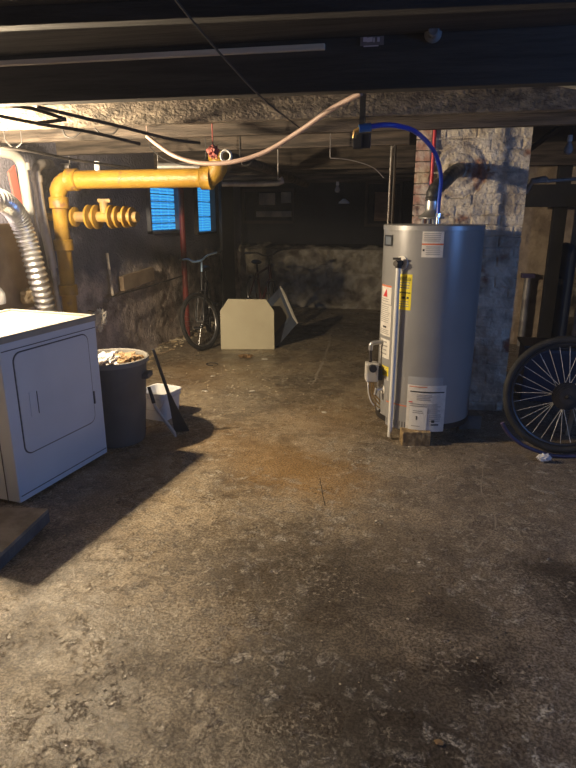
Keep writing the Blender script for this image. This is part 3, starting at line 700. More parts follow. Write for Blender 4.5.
# wall bits: stick, rod, board
m = MB(); m.tube([U(107, 253, x=XL+0.07), U(113, 296, x=XL+0.10)], 0.014, 8); tag(m.build('wooden_stick', 'batten'), 'thin pale upright stick against the left wall', 'stick')
m = MB(); m.tube([U(111, 297, x=XL+0.18), U(150, 286, x=XL+0.18), U(182, 276, x=XL+0.18)], 0.008, 8); tag(m.build('iron_rod', 'black_metal'), 'thin dark horizontal rod along the left wall under the window', 'rod')
a = U(122, 288, x=XL+0.09); b = U(152, 270, x=XL+0.09)
m = MB(); m.box(((XL+0.09), (a.y+b.y)/2, (a.z+b.z)/2), (0.05, b.y-a.y, 0.15), rot=(R(3), 0, 0), bev=0.006); tag(m.build('wall_board', 'board'), 'short tan plank fixed to the left wall below the glass block window', 'plank')
# red standpipe
p = U(187, 338, x=XL+0.22); ty = U(182, 235, x=XL+0.22)
m = MB(); m.tube([(XL+0.20, U(186, 300, x=XL+0.2).y, 0.0), (XL+0.20, U(186, 300, x=XL+0.2).y, ZC-0.02)], 0.035, 14); tag(m.build('red_pipe', 'red', smooth=True), 'red upright pipe beside the left wall behind the bicycle', 'pipe')
m = MB(); y_ = U(222, 250, x=XL+0.08).y; m.box((XL+0.17, y_, 1.05), (0.04, 0.55, 2.1), bev=0.004); tag(m.build('dark_wall_panel', 'post'), 'tall black panel against the left wall beyond the small window', 'panel')  # dark stretch of the wall made as a flat black panel

# ================================================================== BIN AND NEIGHBOURS
bc = C2R(-1.19, 3.765)
bn = thing('waste_bin', 'round dark grey bin full of rubbish beside the dryer', 'bin', bc)
MB().lathe([(0, 0.004), (0.185, 0.004), (0.19, 0.012), (0.235, 0.56), (0.225, 0.56), (0.18, 0.02), (0, 0.015)], 48).build('bin_body', 'bin', bn, smooth=True)
MB().lathe([(0.228, 0.555), (0.248, 0.558), (0.252, 0.572), (0.249, 0.59), (0.240, 0.594), (0.231, 0.588), (0.226, 0.565)], 48).build('bin_rim', 'rim', bn, smooth=True)
MB().box((0.235*cos(R(10)), 0.235*sin(R(10)), 0.47), (0.06, 0.11, 0.035), rot=(0, 0, R(10)), bev=0.01).build('grip_handle', 'bin', bn)
def junk(name, lab, px, py, r, mt, seed, sq, amp=0.6, cat='rubbish'):
    c = U(px, py, z=0.575); c = bc + V((max(-.13, min(.13, c.x-bc.x)), max(-.13, min(.13, c.y-bc.y)), 0.55))
    m = MB(); m.blob((0, 0, 0), r, amp, 2.6, sub=4, seed=seed, sq=sq); o = m.build(name, mt, smooth=False); o.location = c; tag(o, lab, cat); return o
# filling below
o = MB().lathe([(0, 0.50), (0.19, 0.50), (0.205, 0.47), (0, 0.44)], 24).build('rubbish_fill', 'leaf', smooth=True); o.location = bc; tag(o, 'dark mixed rubbish filling the round bin up to the rim', 'rubbish'); o['kind'] = 'stuff'
junk('plastic_bag', 'crumpled white plastic bag in the bin next to the dryer', 108, 357, 0.075, 'plasticbag', 2, (1.1, 1.2, .62), .7)
junk('crumpled_paper', 'crumpled tan paper bag on the rubbish in the bin', 128, 357, 0.068, 'cardboard', 5, (1.2, .9, .65), .8)
junk('crumpled_paper', 'small cream paper ball at the back of the bin', 124, 351, 0.045, 'paper', 9, (1, 1, .7), .8)
junk('crumpled_paper', 'dark scrap of paper near the right side of the bin', 139, 356, 0.04, 'leaf', 11, (1.2, 1, .6), .8)

pc = U(163, 416, z=0); pc = C2R(-0.985, 4.24)
pl = thing('plastic_pail', 'small white square-sided pail behind the bin', 'pail', pc, R(-10))
def sq_lathe(mb, prof, n=8, rr=0.35):
    rings = []
    for (h, z) in prof:
        r0 = h*rr; P = rrect(-h, h, -h, h, max(r0, 1e-4), n); rings.append(mb._v([(x, y, z) for x, y in P]))
    for A, B in zip(rings, rings[1:]):
        for k in range(len(A)): mb.bm.faces.new((A[k], A[(k+1) % len(A)], B[(k+1) % len(A)], B[k]))
    return mb
sq_lathe(MB(), [(0.002, 0.002), (0.105, 0.002), (0.122, 0.215), (0.116, 0.215), (0.10, 0.012), (0.002, 0.01)]).build('pail_body', 'pail', pl, smooth=True)
m = MB(); sq_lathe(m, [(0.120, 0.196), (0.130, 0.198), (0.131, 0.218), (0.124, 0.221), (0.117, 0.216)]); sq_lathe(m, [(0.119, 0.172), (0.126, 0.173), (0.126, 0.18), (0.119, 0.182)]); m.build('pail_rim', 'pail', pl, smooth=True)
hp = [(0.128*cos(a), -0.13-0.004, 0.185-0.095*sin(a)) for a in [pi*k/12 for k in range(13)]]
MB().tube(hp, 0.003, 6).build('wire_handle', 'galv', pl)
# black broom/scraper leaning on the bin
top = C2R(-0.905, 3.80, 0.615); bot = C2R(-0.765, 3.90, 0.0)
sc = thing('broom', 'black long-handled broom leaning on the bin rim', 'broom', (bot.x, bot.y, 0))
dirv = (top-bot).normalized(); side = C2R(0.97, 0.25).normalized()
nr = dirv.cross(side).normalized(); side = nr.cross(dirv).normalized()
rel(MB().tube([bot+dirv*0.26, top+dirv*0.02], [0.013, 0.010], 12).build('handle', 'black_plastic', sc, smooth=True))
m = MB(); hw = [(0.30, 0.014), (0.22, 0.022), (0.10, 0.040), (0.02, 0.05)]
A = [bot+dirv*h+side*w_ for h, w_ in hw]; B = [bot+dirv*h-side*w_ for h, w_ in reversed(hw)]
m.prism([p - nr*0.011 for p in A+B], nr*0.022); rel(m.build('brush_head', 'black_plastic', sc))
m = MB(); 
for k in range(14):
    s_ = -0.046+0.092*k/13; p_ = bot+dirv*0.03+side*s_; e = bot+side*s_*1.1; e.z = 0.003; m.tube([p_, e], 0.004, 5)
br = rel(m.build('bristles', 'black_plastic', sc))
# dustpan, pale, stood on its edge
dp = thing('dustpan', 'pale grey dustpan standing on its edge in front of the pail', 'dustpan', C2R(-0.90, 3.92))
b0 = C2R(-0.785, 3.80, 0.004); b1 = C2R(-0.87, 3.94, 0.05); t0 = C2R(-0.93, 3.85, 0.20); t1 = C2R(-0.99, 4.0, 0.22)
m = MB(); nrm = (t0-b0).cross(b1-b0).normalized()*0.006
m.prism([b0, b1, t1, t0], nrm); m.prism([b0, t0, t0+V((-.01, .0, .03)), b0+V((-.005, -.0, .035))], nrm*1.2 + C2R(-0.004, -0.004)); rel(m.build('pan', 'gasvalve', dp))
m = MB(); m.tube([(t0+t1)/2, (t0+t1)/2 + V((-0.03, 0.0, 0.12))], [0.014, 0.012], 10); rel(m.build('handle', 'black_plastic', dp, smooth=True))

# ================================================================== BICYCLES
def wheel_mesh(par, c, T, r=0.33, tw=0.024, nsp=28, rimm='rimmetal'):
    """T: 4x4, wheel in local xz plane, about c"""
    def mb(): q = MB(); q.T = T @ M4.Translation(V(c)); return q
    m = mb(); m.tube([(cos(2*pi*k/48)*(r-tw*0.9), 0, sin(2*pi*k/48)*(r-tw*0.9)) for k in range(48)], tw, 12, closed=True); ty_ = m.build('tyre', 'tyre', par, smooth=True)
    m = mb(); m.tube([(cos(2*pi*k/48)*(r-tw*2.0), 0, sin(2*pi*k/48)*(r-tw*2.0)) for k in range(48)], 0.011, 8, closed=True); m.build('rim', rimm, par, smooth=True)
    m = mb(); m.tube([(0, -0.05, 0), (0, -0.035, 0), (0, -0.03, 0), (0, 0.03, 0), (0, 0.035, 0), (0, 0.05, 0)], [0.012, 0.03, 0.018, 0.018, 0.03, 0.012], 14); m.build('hub', 'rimmetal', par, smooth=True)
    m = mb()
    for k in range(nsp):
        a = 2*pi*k/nsp; s_ = 1 if k % 2 else -1; a2 = a + (0.5 if (k//2) % 2 else -0.5)
        m.tube([(0.028*cos(a2), 0.033*s_, 0.028*sin(a2)), (cos(a)*(r-tw*2), 0, sin(a)*(r-tw*2))], 0.0014, 4, cap=False)
    m.build('spokes', 'rimmetal', par)
def make_bike(label, fmat, steer=R(-32), barm='barblue'):
    """local +x forward"""
    b = thing('bicycle', label, 'bicycle')
    wr_, rr = 0.33, 0.33; RX, FX = -0.43, 0.62
    I = M4.Identity(4)
    w1 = MB().cyl((RX, -0.06, rr), (RX, 0.06, rr), 0.008, 8).build('rear_wheel', 'rimdark', b)
    wheel_mesh(w1, (RX, 0, rr), I)
    # steering axis through the head tube
    head = V((0.42, 0, 0.80)); axd = V((-0.32, 0, 0.95)).normalized()
    TS = M4.Translation(head) @ M4.Rotation(steer, 4, axd) @ M4.Translation(-head)
    q = MB(); q.T = TS; q.cyl((FX, -0.06, rr), (FX, 0.06, rr), 0.008, 8); w2 = q.build('front_wheel', 'rimdark', b)
    wheel_mesh(w2, (FX, 0, rr), TS)
    f = MB(); bb = V((0, 0, 0.29)); st = V((-0.17, 0, 0.74)); ht = head + axd*0.05; hb = head - axd*0.10
    f.cyl(bb, st, 0.016); f.cyl(st+V((0.01, 0, -0.04)), ht, 0.017); f.cyl(bb, hb, 0.02); f.cyl(hb-axd*0.02, ht+axd*0.02, 0.022)
    for s_ in (-1, 1):
        f.tube([bb+V((0, 0.03*s_, 0)), (RX, 0.06*s_, rr)], 0.010, 10); f.tube([st+V((0, 0.02*s_, -0.03)), (RX, 0.06*s_, rr)], 0.009, 10)
    f.build('frame', fmat, b, smooth=True)
    k = MB(); k.T = TS; k.tube([hb, hb-axd*0.05], 0.018, 12)
    for s_ in (-1, 1): k.tube([hb-axd*0.04+V((0, 0, 0)), hb-axd*0.06+V((0, 0.05*s_, 0)), (FX-0.02, 0.055*s_, rr+0.1), (FX, 0.055*s_, rr)], 0.013, 10)
    k.build('fork', 'bikeframe', b, smooth=True)
    k = MB(); k.T = TS; c_ = head+axd*0.2
    k.tube([head+axd*0.05, c_, c_+V((0.07, 0, 0.01))], 0.013, 10); k.build('stem', barm, b, smooth=True)
    k = MB(); k.T = TS; bc_ = c_+V((0.07, 0, 0.01))
    k.tube(smooth_path([bc_+V((-0.07, -0.30, 0.05)), bc_+V((-0.02, -0.15, 0.04)), bc_+V((0, -0.06, 0)), bc_+V((0, 0.06, 0)), bc_+V((-0.02, 0.15, 0.04)), bc_+V((-0.07, 0.30, 0.05))], 5), 0.012, 10)
    k.build('handlebar', barm, b, smooth=True)
    for s_ in (-1, 1):
        k = MB(); k.T = TS; k.cyl(bc_+V((-0.055, 0.22*s_, 0.046)), bc_+V((-0.072, 0.315*s_, 0.05)), 0.017, 12); k.build('grip', 'black_plastic', b, smooth=True)
    k = MB(); k.blob((-0.22, 0, 0.86), 0.09, 0.08, 1, sub=3, sq=(1.35, 0.75, 0.35)); k.cyl((-0.175, 0, 0.73), (-0.20, 0, 0.86), 0.012); k.build('saddle', 'black_plastic', b, smooth=True)
    k = MB(); k.tube([(0, -0.035, 0.29), (0, -0.04, 0.29)], [0.085, 0.085], 24); k.tube([(0, -0.06, 0.29), (0.11, -0.065, 0.16)], 0.010, 8); k.tube([(0, 0.05, 0.29), (-0.11, 0.06, 0.42)], 0.010, 8)
    k.box((0.11, -0.11, 0.16), (0.09, 0.08, 0.02), bev=0.004); k.box((-0.11, 0.11, 0.42), (0.09, 0.08, 0.02), bev=0.004); k.cyl((0, -0.06, 0.29), (0, 0.05, 0.29), 0.02); k.build('crank', 'rimdark', b, smooth=True)
    return b
fw = C2R(-0.985, 6.58); hd = C2R(0.07, -1.0).normalized()      # bike points at the camera
bk = make_bike('black bicycle with a pale blue handlebar standing against the left wall', 'bikeframe', R(-36))
bk.rotation_euler = (0, 0, math.atan2(hd.y, hd.x)); o_ = fw - hd*0.60; bk.location = (o_.x, o_.y, 0)
b2 = make_bike('dark red bicycle half hidden in the back left corner', 'bikered', R(-20), 'black_metal')
q = C2R(-0.38, 8.2); hd2 = C2R(0.35, -1.0).normalized(); b2.rotation_euler = (0, 0, math.atan2(hd2.y, hd2.x)); b2.location = (q.x, q.y, 0)

# ================================================================== CREAM PANEL AND OPEN SHELL
Yp = 6.55
cp = thing('cabinet_shell', 'tipped-over open cabinet shell with a cream clipped-corner end panel', 'cabinet', U(248, 349, Y=Yp))
pts = [(221, 349), (274.5, 349.5), (274, 311), (266, 299.5), (228, 299), (220, 311)]
Q = [U(px, py, Y=Yp) for px, py in pts]
for i in (0, 1): Q[i].z = 0.002
bk_ = C2R(0, 0.018)
m = MB(); m.prism(Q, bk_); m2 = rel(m.build('end_panel', 'cream', cp))
md = m2.modifiers.new('bevel', 'BEVEL'); md.width = 0.004; md.segments = 2
m = MB(); a = Q[0].lerp(Q[1], 0.05)+V((0, 0, 0.03)); b = Q[0].lerp(Q[1], 0.93)+V((0, 0, 0.015)); fw_ = C2R(0, -0.003)
m.beam(a+fw_, b+fw_, 0.006, 0.008, bev=0.002); rel(m.build('lower_lip', 'cream', m2)) if False else m.bm.free()
# ring frame: opening quad, deep box behind it
Ya = Yp+0.30
A = U(279.5, 287, Y=Ya+0.14); Bq = U(292.5, 317.5, Y=Ya-0.02); Cq = U(272, 341, Y=Yp+0.12); Dq = A + (Cq-Bq)
ext = U(276.5, 349.5, Y=Yp+0.10) - Cq; ext.z = 0.004 - Cq.z
def lerpq(u, v): return A.lerp(Bq, u).lerp(Dq.lerp(Cq, u), v)
nq = (Bq-A).cross(Dq-A).normalized()
if nq.dot(V((0, 0, CH))-A) < 0: nq = -nq
m = MB(); g = 0.10
for quad in ((lerpq(0, 0), lerpq(1, 0), lerpq(1, g), lerpq(0, g)), (lerpq(0, 1-g), lerpq(1, 1-g), lerpq(1, 1), lerpq(0, 1)),
             (lerpq(0, g), lerpq(g, g), lerpq(g, 1-g), lerpq(0, 1-g)), (lerpq(1-g, g), lerpq(1, g), lerpq(1, 1-g), lerpq(1-g, 1-g))):
    m.prism(list(quad), -nq*0.02)
rel(m.build('front_frame', 'shell', cp))
def side(u0, v0, u1, v1, th, mt, nm):
    p_, q_ = lerpq(u0, v0), lerpq(u1, v1); inn = (lerpq(.5, .5)-(p_+q_)/2).normalized()*th
    rel(MB().prism([p_, q_, q_+inn, p_+inn], ext).build(nm, mt, cp))
side(1, 0, 1, 1, .012, 'shell', 'side_wall'); side(0, 1, 1, 1, .012, 'shell', 'side_wall'); side(0, 0, 0, 1, .012, 'shell', 'side_wall'); side(0, 0, 1, 0, -.018, 'shell_pale', 'pale_top_edge')
m = MB(); m.prism([lerpq(.03, .03)+ext*.85, lerpq(.97, .03)+ext*.85, lerpq(.97, .97)+ext*.85, lerpq(.03, .97)+ext*.85], ext*.05); rel(m.build('inner_board', mat('shell_inner', (0.13, 0.12, 0.10)), cp))
m = MB(); m.prism([lerpq(.18, .30)-nq*.03, lerpq(.18, .62)-nq*.03, lerpq(.50, .40)-nq*.03], -nq*0.006); rel(m.build('loose_white_card', 'shell_pale', cp))
m = MB(); m.beam(lerpq(0.62, 0.10)-nq*.03, lerpq(0.66, .92)-nq*.03, 0.02, 0.03); rel(m.build('cross_bar', 'shell', cp))

# ================================================================== WATER HEATER
HC = C2R(0.975, 4.0); HR = 0.327; Z0, Z1 = 0.105, 1.47
HC0 = V((HC.x, HC.y, 0))
hz = U(433, 224, Y=4.1)
Z1 = 1.442
wh = thing('water_heater', 'tall grey cylindrical water heater standing on blocks', 'water heater', HC0)
MB().lathe([(0, Z0+0.02), (HR-0.02, Z0+0.02), (HR, Z0+0.03), (HR, Z1-0.035), (0, Z1-0.035)], 96).build('tank', 'tank', wh, smooth=True)
MB().lathe([(HR-0.02, Z0-0.005), (HR+0.003, Z0-0.003), (HR+0.003, Z0+0.035), (HR-0.01, Z0+0.036)], 96).build('base_ring', 'black_metal', wh, smooth=True)
MB().lathe([(0, Z1-0.034), (HR+0.004, Z1-0.034), (HR+0.004, Z1-0.006), (HR-0.004, Z1), (0, Z1+0.004)], 96).build('lid', 'tank_top', wh, smooth=True)
# angle on the cylinder of a pixel column at height z
def cyl_hit(px, py, rr=HR):
    o, d = ray(px, py); ox, oy = o.x-HC.x, o.y-HC.y
    a = d.x**2+d.y**2; b = 2*(ox*d.x+oy*d.y); c = ox*ox+oy*oy-rr*rr; D = b*b-4*a*c
    if D < 0: t = -b/(2*a)
    else: t = (-b-math.sqrt(D))/(2*a)
    p = o+d*t; return math.atan2(p.y-HC.y, p.x-HC.x), p.z
def patch(name, mt, a0, a1, z0, z1, off=0.0012, par=None, n=10, th=0.0008):
    m = MB(); ra, rb = HR+off, HR+off-th
    for k in range(n):
        b0_, b1_ = a0+(a1-a0)*k/n, a0+(a1-a0)*(k+1)/n
        m.face([(ra*cos(b0_), ra*sin(b0_), z0), (ra*cos(b1_), ra*sin(b1_), z0), (ra*cos(b1_), ra*sin(b1_), z1), (ra*cos(b0_), ra*sin(b0_), z1)])
    bmesh.ops.remove_doubles(m.bm, verts=m.bm.verts, dist=1e-5)
    # thickness
    r_ = bmesh.ops.solidify(m.bm, geom=list(m.bm.faces), thickness=th)
    return m.build(name, mt, par or wh, smooth=True)
def pxpatch(name, mt, x0, x1, y0, y1, off=0.0012, par=None):
    ym = (y0+y1)/2; a0, _ = cyl_hit(x0, ym); a1, _ = cyl_hit(x1, ym); _, zt_ = cyl_hit((x0+x1)/2, y0); _, zb_ = cyl_hit((x0+x1)/2, y1)
    return patch(name, mt, a0, a1, zb_, zt_, off, par), (a0, a1, zb_, zt_)
def curved_text(name, txt, h, a0, a1, zc_, mt, par, off=0.0032, fill=0.9):
    cu = bpy.data.curves.new('t', 'FONT'); cu.body = txt; cu.size = 1; cu.align_x = 'CENTER'; cu.align_y = 'CENTER'; cu.resolution_u = 2
    ob = bpy.data.objects.new('t', cu); COL.objects.link(ob); dg = bpy.context.evaluated_depsgraph_get(); dg.update()
    me = bpy.data.meshes.new_from_object(ob.evaluated_get(dg)); bpy.data.objects.remove(ob)
    xs_ = [v.co.x for v in me.vertices]; ys_ = [v.co.y for v in me.vertices]; w0 = max(xs_)-min(xs_); h0 = max(ys_)-min(ys_); mx_ = (max(xs_)+min(xs_))/2; my_ = (max(ys_)+min(ys_))/2
    am = (a0+a1)/2; half = abs(a1-a0)/2*fill
    for v in me.vertices:
        a = am + (v.co.x-mx_)/(w0/2)*half; z_ = zc_ + (v.co.y-my_)/h0*h
        v.co = ((HR+off)*cos(a), (HR+off)*sin(a), z_)
    me.materials.append(M[mt]); o = bpy.data.objects.new(name, me); COL.objects.link(o); o.parent = par; return o
def lines(par, box, rows, mt='ink_grey', off=0.003, seed=0):
    """rows: list of (v0, v1, u0, u1) fractions of the label box; one printed mesh"""
    a0, a1, z0, z1 = box; m = MB(); ra = HR+off
    for (v0, v1, u0, u1) in rows:
        n = 6
        for k in range(n):
            p, q = a0+(a1-a0)*(u0+(u1-u0)*k/n), a0+(a1-a0)*(u0+(u1-u0)*(k+1)/n)
            za, zb_ = z1-(z1-z0)*v1, z1-(z1-z0)*v0
            m.face([(ra*cos(p), ra*sin(p), za), (ra*cos(q), ra*sin(q), za), (ra*cos(q), ra*sin(q), zb_), (ra*cos(p), ra*sin(p), zb_)])
    return m.build('printed_lines', mt, par)
def txtrows(v0, v1, n, u0=0.08, u1=0.92, f=0.35):
    r_ = []; rnd = random.Random(n*17+int(v0*100))
    for k in range(n):
        va = v0+(v1-v0)*k/n; r_.append((va, va+(v1-v0)/n*f, u0, u1-rnd.random()*0.15*(u1-u0)))
    return r_
o, bx = pxpatch('rating_label', 'label', 422, 443.5, 231.5, 257.5)
lines(o, bx, txtrows(0.07, 0.42, 5)); lines(o, bx, [(0.46, 0.52, 0, 1)], 'ink_o'); lines(o, bx, txtrows(0.58, 0.95, 5, 0.2)); lines(o, bx, [(0.68, 0.76, .05, .14)], 'ink')
o, bx = pxpatch('energy_label', 'label_y', 397.5, 411.5, 274, 310)
curved_text('energy_text', 'ENERGYGUIDE', 0.022, bx[0], bx[1], bx[3]-0.03, 'ink', o)
lines(o, bx, txtrows(0.22, 0.44, 3), 'ink_grey'); lines(o, bx, txtrows(0.50, 0.58, 1, .1, .95), 'ink'); lines(o, bx, [(0.62, 0.69, 0.35, 0.6), (0.62, 0.68, .7, .85)], 'ink'); lines(o, bx, txtrows(0.75, .95, 3), 'ink_grey')
o, bx = pxpatch('badge', 'black_plastic', 385.5, 393, 235, 246, 0.006); 
pxpatch('badge_face', 'tankblue', 386.8, 392, 236.5, 244.5, 0.0075, o)
o, bx = pxpatch('warning_label', 'label', 382.3, 391.5, 285, 304)
lines(o, bx, [(0.0, 0.09, 0, 1)], 'ink_o'); lines(o, bx, txtrows(0.72, 0.95, 2))
a0, a1, z0_, z1_ = bx; m = MB(); ra = HR+0.0032
f_ = lambda u, v: (ra*cos(a0+(a1-a0)*u), ra*sin(a0+(a1-a0)*u), z1_-(z1_-z0_)*v)
m.face([f_(.25, .62), f_(.7, .62), f_(.62, .2)]); m.build('warning_triangle', 'ink_r', o)
o, bx = pxpatch('instruction_label', 'label', 381, 391, 304.5, 336); lines(o, bx, txtrows(0.05, 0.6, 9)); lines(o, bx, [(0.68, 0.74, .4, .7)], 'ink'); lines(o, bx, txtrows(.8, .97, 3))
o, bx = pxpatch('safety_label', 'label', 380.5, 389.5, 339, 358); lines(o, bx, txtrows(0.1, 0.95, 4, .15, .85), 'ink_grey')
o, bx = pxpatch('yellow_tag', 'label_y', 381.5, 388.5, 366, 375.5); lines(o, bx, txtrows(0.15, 0.9, 4, .1, .9), 'ink_grey')
o, bx = pxpatch('white_tag', 'label', 381.5, 388.5, 375.8, 379.5); 
o, bx = pxpatch('instruction_poster', 'label', 406.5, 444.5, 385.5, 431.5, 0.004)
lines(o, bx, [(0.03, 0.045, .05, .5)], 'ink_o', .0062); lines(o, bx, [(0.13, 0.155, .08, .95)], 'ink', .0062); lines(o, bx, txtrows(0.2, 0.34, 4, .25, .65), 'ink_grey', .0062)
lines(o, bx, txtrows(0.40, 0.62, 5, .08, .9), 'ink_grey', .0062); lines(o, bx, txtrows(0.62, 0.8, 4, .6, .92), 'ink_grey', .0062); lines(o, bx, [(.83, .86, .65, .85), (.74, .8, .66, .74)], 'ink', .0062); lines(o, bx, [(0.36, 0.38, .05, .15)], 'ink_r', .0062)
o2, bx = pxpatch('inner_card', 'porcelain', 409, 426.5, 407.5, 430.5, 0.0075, o); lines(o2, bx, [(.38, .52, .40, .46), (.36, .39, .38, .48)], 'ink', .0095); lines(o2, bx, txtrows(.12, .28, 2, .2, .8)+txtrows(.78, .86, 1, .15, .7), 'ink_grey', .0095)
# clear pouch outline
o, bx = pxpatch('pouch_top', mat('clear_pouch', (0.42, 0.43, 0.44), rough=0.12), 408, 443, 377.5, 385.2, 0.003)
# lower access panel with an orange stripe
o, bx = pxpatch('access_panel', 'tank_top', 386, 406.2, 402, 428, 0.003); lines(o, bx, [(0.05, 0.09, 0, 1)], 'ink_o', .0052)
# relief valve and white discharge tube
av, zv = cyl_hit(402, 263); vd = V((cos(av), sin(av), 0))
p0_ = vd*(HR-0.005)+V((0, 0, zv))
m = MB(); m.tube([p0_, p0_+vd*0.01, p0_+vd*0.012], [0.045, 0.045, 0.03], 24); m.build('valve_escutcheon', 'label', wh, smooth=True)
m = MB(); m.tube([p0_, p0_+vd*0.075], 0.018, 12); m.tube([p0_+vd*0.040+V((0, 0, 0.02)), p0_+vd*0.040-V((0, 0, 0.03))], 0.020, 12); m.box(p0_+vd*0.06+V((0.0, 0, 0.03)), (0.05, 0.02, 0.014), bev=0.004); m.build('relief_valve', 'black_metal', wh, smooth=True)
tb = p0_+vd*0.040
m = MB(); m.tube([tb-V((0, 0, 0.02)), V((tb.x, tb.y, 0.02))], 0.0155, 14); m.build('discharge_tube', 'porcelain', wh, smooth=True)
# drain valve and gas control
ag, zg = cyl_hit(382.5, 389); gd = V((cos(ag), sin(ag), 0)); g0 = gd*(HR-0.004)+V((0, 0, zg))
m = MB(); m.tube([g0, g0+gd*0.006], [0.034, 0.034], 20); m.build('drain_plate', 'label', wh, smooth=True)
m = MB(); m.tube([g0, g0+gd*0.05], 0.013, 10); m.tube([g0+gd*0.05+V((0, 0, 0.012)), g0+gd*0.06-V((0, 0, 0.035))], 0.012, 10); m.build('drain_valve', 'galv', wh, smooth=True)
Lr = C2R(-1, 0).normalized()      # sideways, to the left of the photo
tang = HC0 + Lr*HR; ct = C2R(-1, -0.18).normalized()
def H(px, py, k=1.0, Y=3.92): p = U(px, py, Y=Y); return p - HC0
gc = H(373, 372)
m = MB(); m.box(H(371.5, 371.5), (0.085, 0.10, 0.13), rot=(0, 0, YAW), bev=0.012); gvo = m.build('gas_control', 'gasvalve', wh)
m = MB(); m.box(H(377.5, 373), (0.06, 0.09, 0.085), rot=(0, 0, YAW), bev=0.008); m.build('control_mount', 'black_plastic', wh)
m = MB(); c_ = H(371.5, 366); m.tube([c_+C2R(0, -0.05), c_+C2R(0, -0.085)], 0.026, 18); m.build('control_knob', 'black_plastic', gvo, smooth=True)
m = MB(); m.tube(smooth_path([H(383, 342), H(377, 342.5), H(371.5, 344), H(370.5, 350)], 5), 0.016, 12); m.build('gas_elbow', 'galv', wh, smooth=True)
m = MB(); m.tube([H(370.5, 349), H(370.2, 362)], 0.011, 10); m.build('gas_riser', 'black_metal', wh, smooth=True)
m = MB()
for off in (0, 2.2, 4.0):
    m.tube(smooth_path([H(370+off, 380), H(369.5+off, 392), H(373+off*1.2, 402-off), H(380+off*.5, 408-off), H(385, 410-off)], 5), 0.0045, 6)
m.build('thermocouple_lines', 'brass', wh, smooth=True)
m = MB(); m.tube(smooth_path([H(368, 379), H(368.5, 392), H(371, 401), H(374, 405)], 5), 0.006, 6); m.build('white_wire', 'porcelain', wh, smooth=True)
m = MB(); m.tube([H(379, 410), H(386, 414)], 0.014, 8); m.build('burner_tube', 'black_metal', wh, smooth=True)
# draft hood, flue
fc = U(431, 222, Y=4.08); fx, fy = fc.x, fc.y
m = MB()
for a in (0.3, 1.87, 3.44, 5.0): m.tube([(fx-HC.x+0.06*cos(a), fy-HC.y+0.06*sin(a), Z1), (fx-HC.x+0.055*cos(a), fy-HC.y+0.055*sin(a), Z1+0.05)], 0.009, 8)
m.build('hood_leg', 'galv', wh)
FR = 0.038; zf0 = Z1+0.045; zf1 = U(430, 200, Y=4.08).z
m = MB(); m.lathe([(0.085, zf0-0.01), (0.088, zf0), (0.05, zf0+0.035), (FR+0.006, zf0+0.05), (FR+0.006, zf1), (FR, zf1)], 32, M4.Translation((fx-HC.x, fy-HC.y, 0))); m.build('draft_hood', 'galv', wh, smooth=True)
th_ = V((thx, CY-0.03, thz))
el = smooth_path([(fx, fy, zf1-0.01), (fx+0.01, fy+0.01, zf1+0.06), (fx+0.07, fy+0.07, zf1+0.12), ((fx+thx)/2+0.04, (fy+CY)/2, (zf1+0.15+thz)/2), th_], 8)
rr_ = [FR+0.008+(0.004 if i % 3 == 0 else 0) for i in range(len(el))]
t = thing('flue_pipe', 'dark elbowed flue pipe from the heater top into the chimney', 'flue', (fx, fy, zf1))
rel(MB().tube(el, rr_, 22).build('elbow', 'flue', t, smooth=True))
# nipple below the hoses
m = MB(); wp = U(437.5, 223, Y=3.95); m.tube([(wp.x-HC.x, wp.y-HC.y, Z1-0.004), (wp.x-HC.x, wp.y-HC.y, Z1+0.05)], 0.013, 12); m.tube([(wp.x-HC.x, wp.y-HC.y, Z1+0.045), (wp.x-HC.x, wp.y-HC.y, Z1+0.07)], 0.018, 8); m.build('water_nipple', 'chrome', wh, smooth=True)
m = MB(); rp_ = U(429.3, 216, Y=4.22); m.tube([(rp_.x-HC.x, rp_.y-HC.y, Z1-0.004), (rp_.x-HC.x, rp_.y-HC.y, Z1+0.05)], 0.013, 12); m.build('hot_water_nipple', 'brass', wh, smooth=True)
# blue hose & red tube
hp = [V((wp.x, wp.y, Z1+0.06))] + [U(px, py, Y=yy) for px, py, yy in ((439, 200, 3.95), (441, 178, 3.9), (437, 158, 3.75), (428, 143, 3.55), (414, 131, 3.28), (398, 126, 3.12), (383, 125, 3.08), (368, 127, 3.08))]
bh = thing('water_hose', 'blue water hose arching from the heater top to the joist', 'hose', hp[0])
rel(MB().tube(smooth_path(hp, 7), 0.0125, 12).build('hose', 'blue', bh, smooth=True))
rel(MB().tube([U(371, 127, Y=3.08), U(359, 128.5, Y=3.08)], 0.020, 14).build('hose_coupling', mat('blue_fitting', (0.02, 0.13, 0.36), rough=0.4), bh, smooth=True))
rel(MB().tube([U(360, 128.5, Y=3.08), U(355, 131, Y=3.09), U(354, 138, Y=3.1)], 0.010, 10).build('brass_end', 'brass', bh, smooth=True))
rd0 = V((rp_.x, rp_.y, Z1+0.04))
rt = V((rp_.x, rp_.y, ZC-0.02))
o = MB().tube([rd0, rt], 0.0125, 12).build('red_tube', 'redpex', smooth=True); tag(o, 'straight red water tube rising from the heater behind the blue hose', 'pipe')
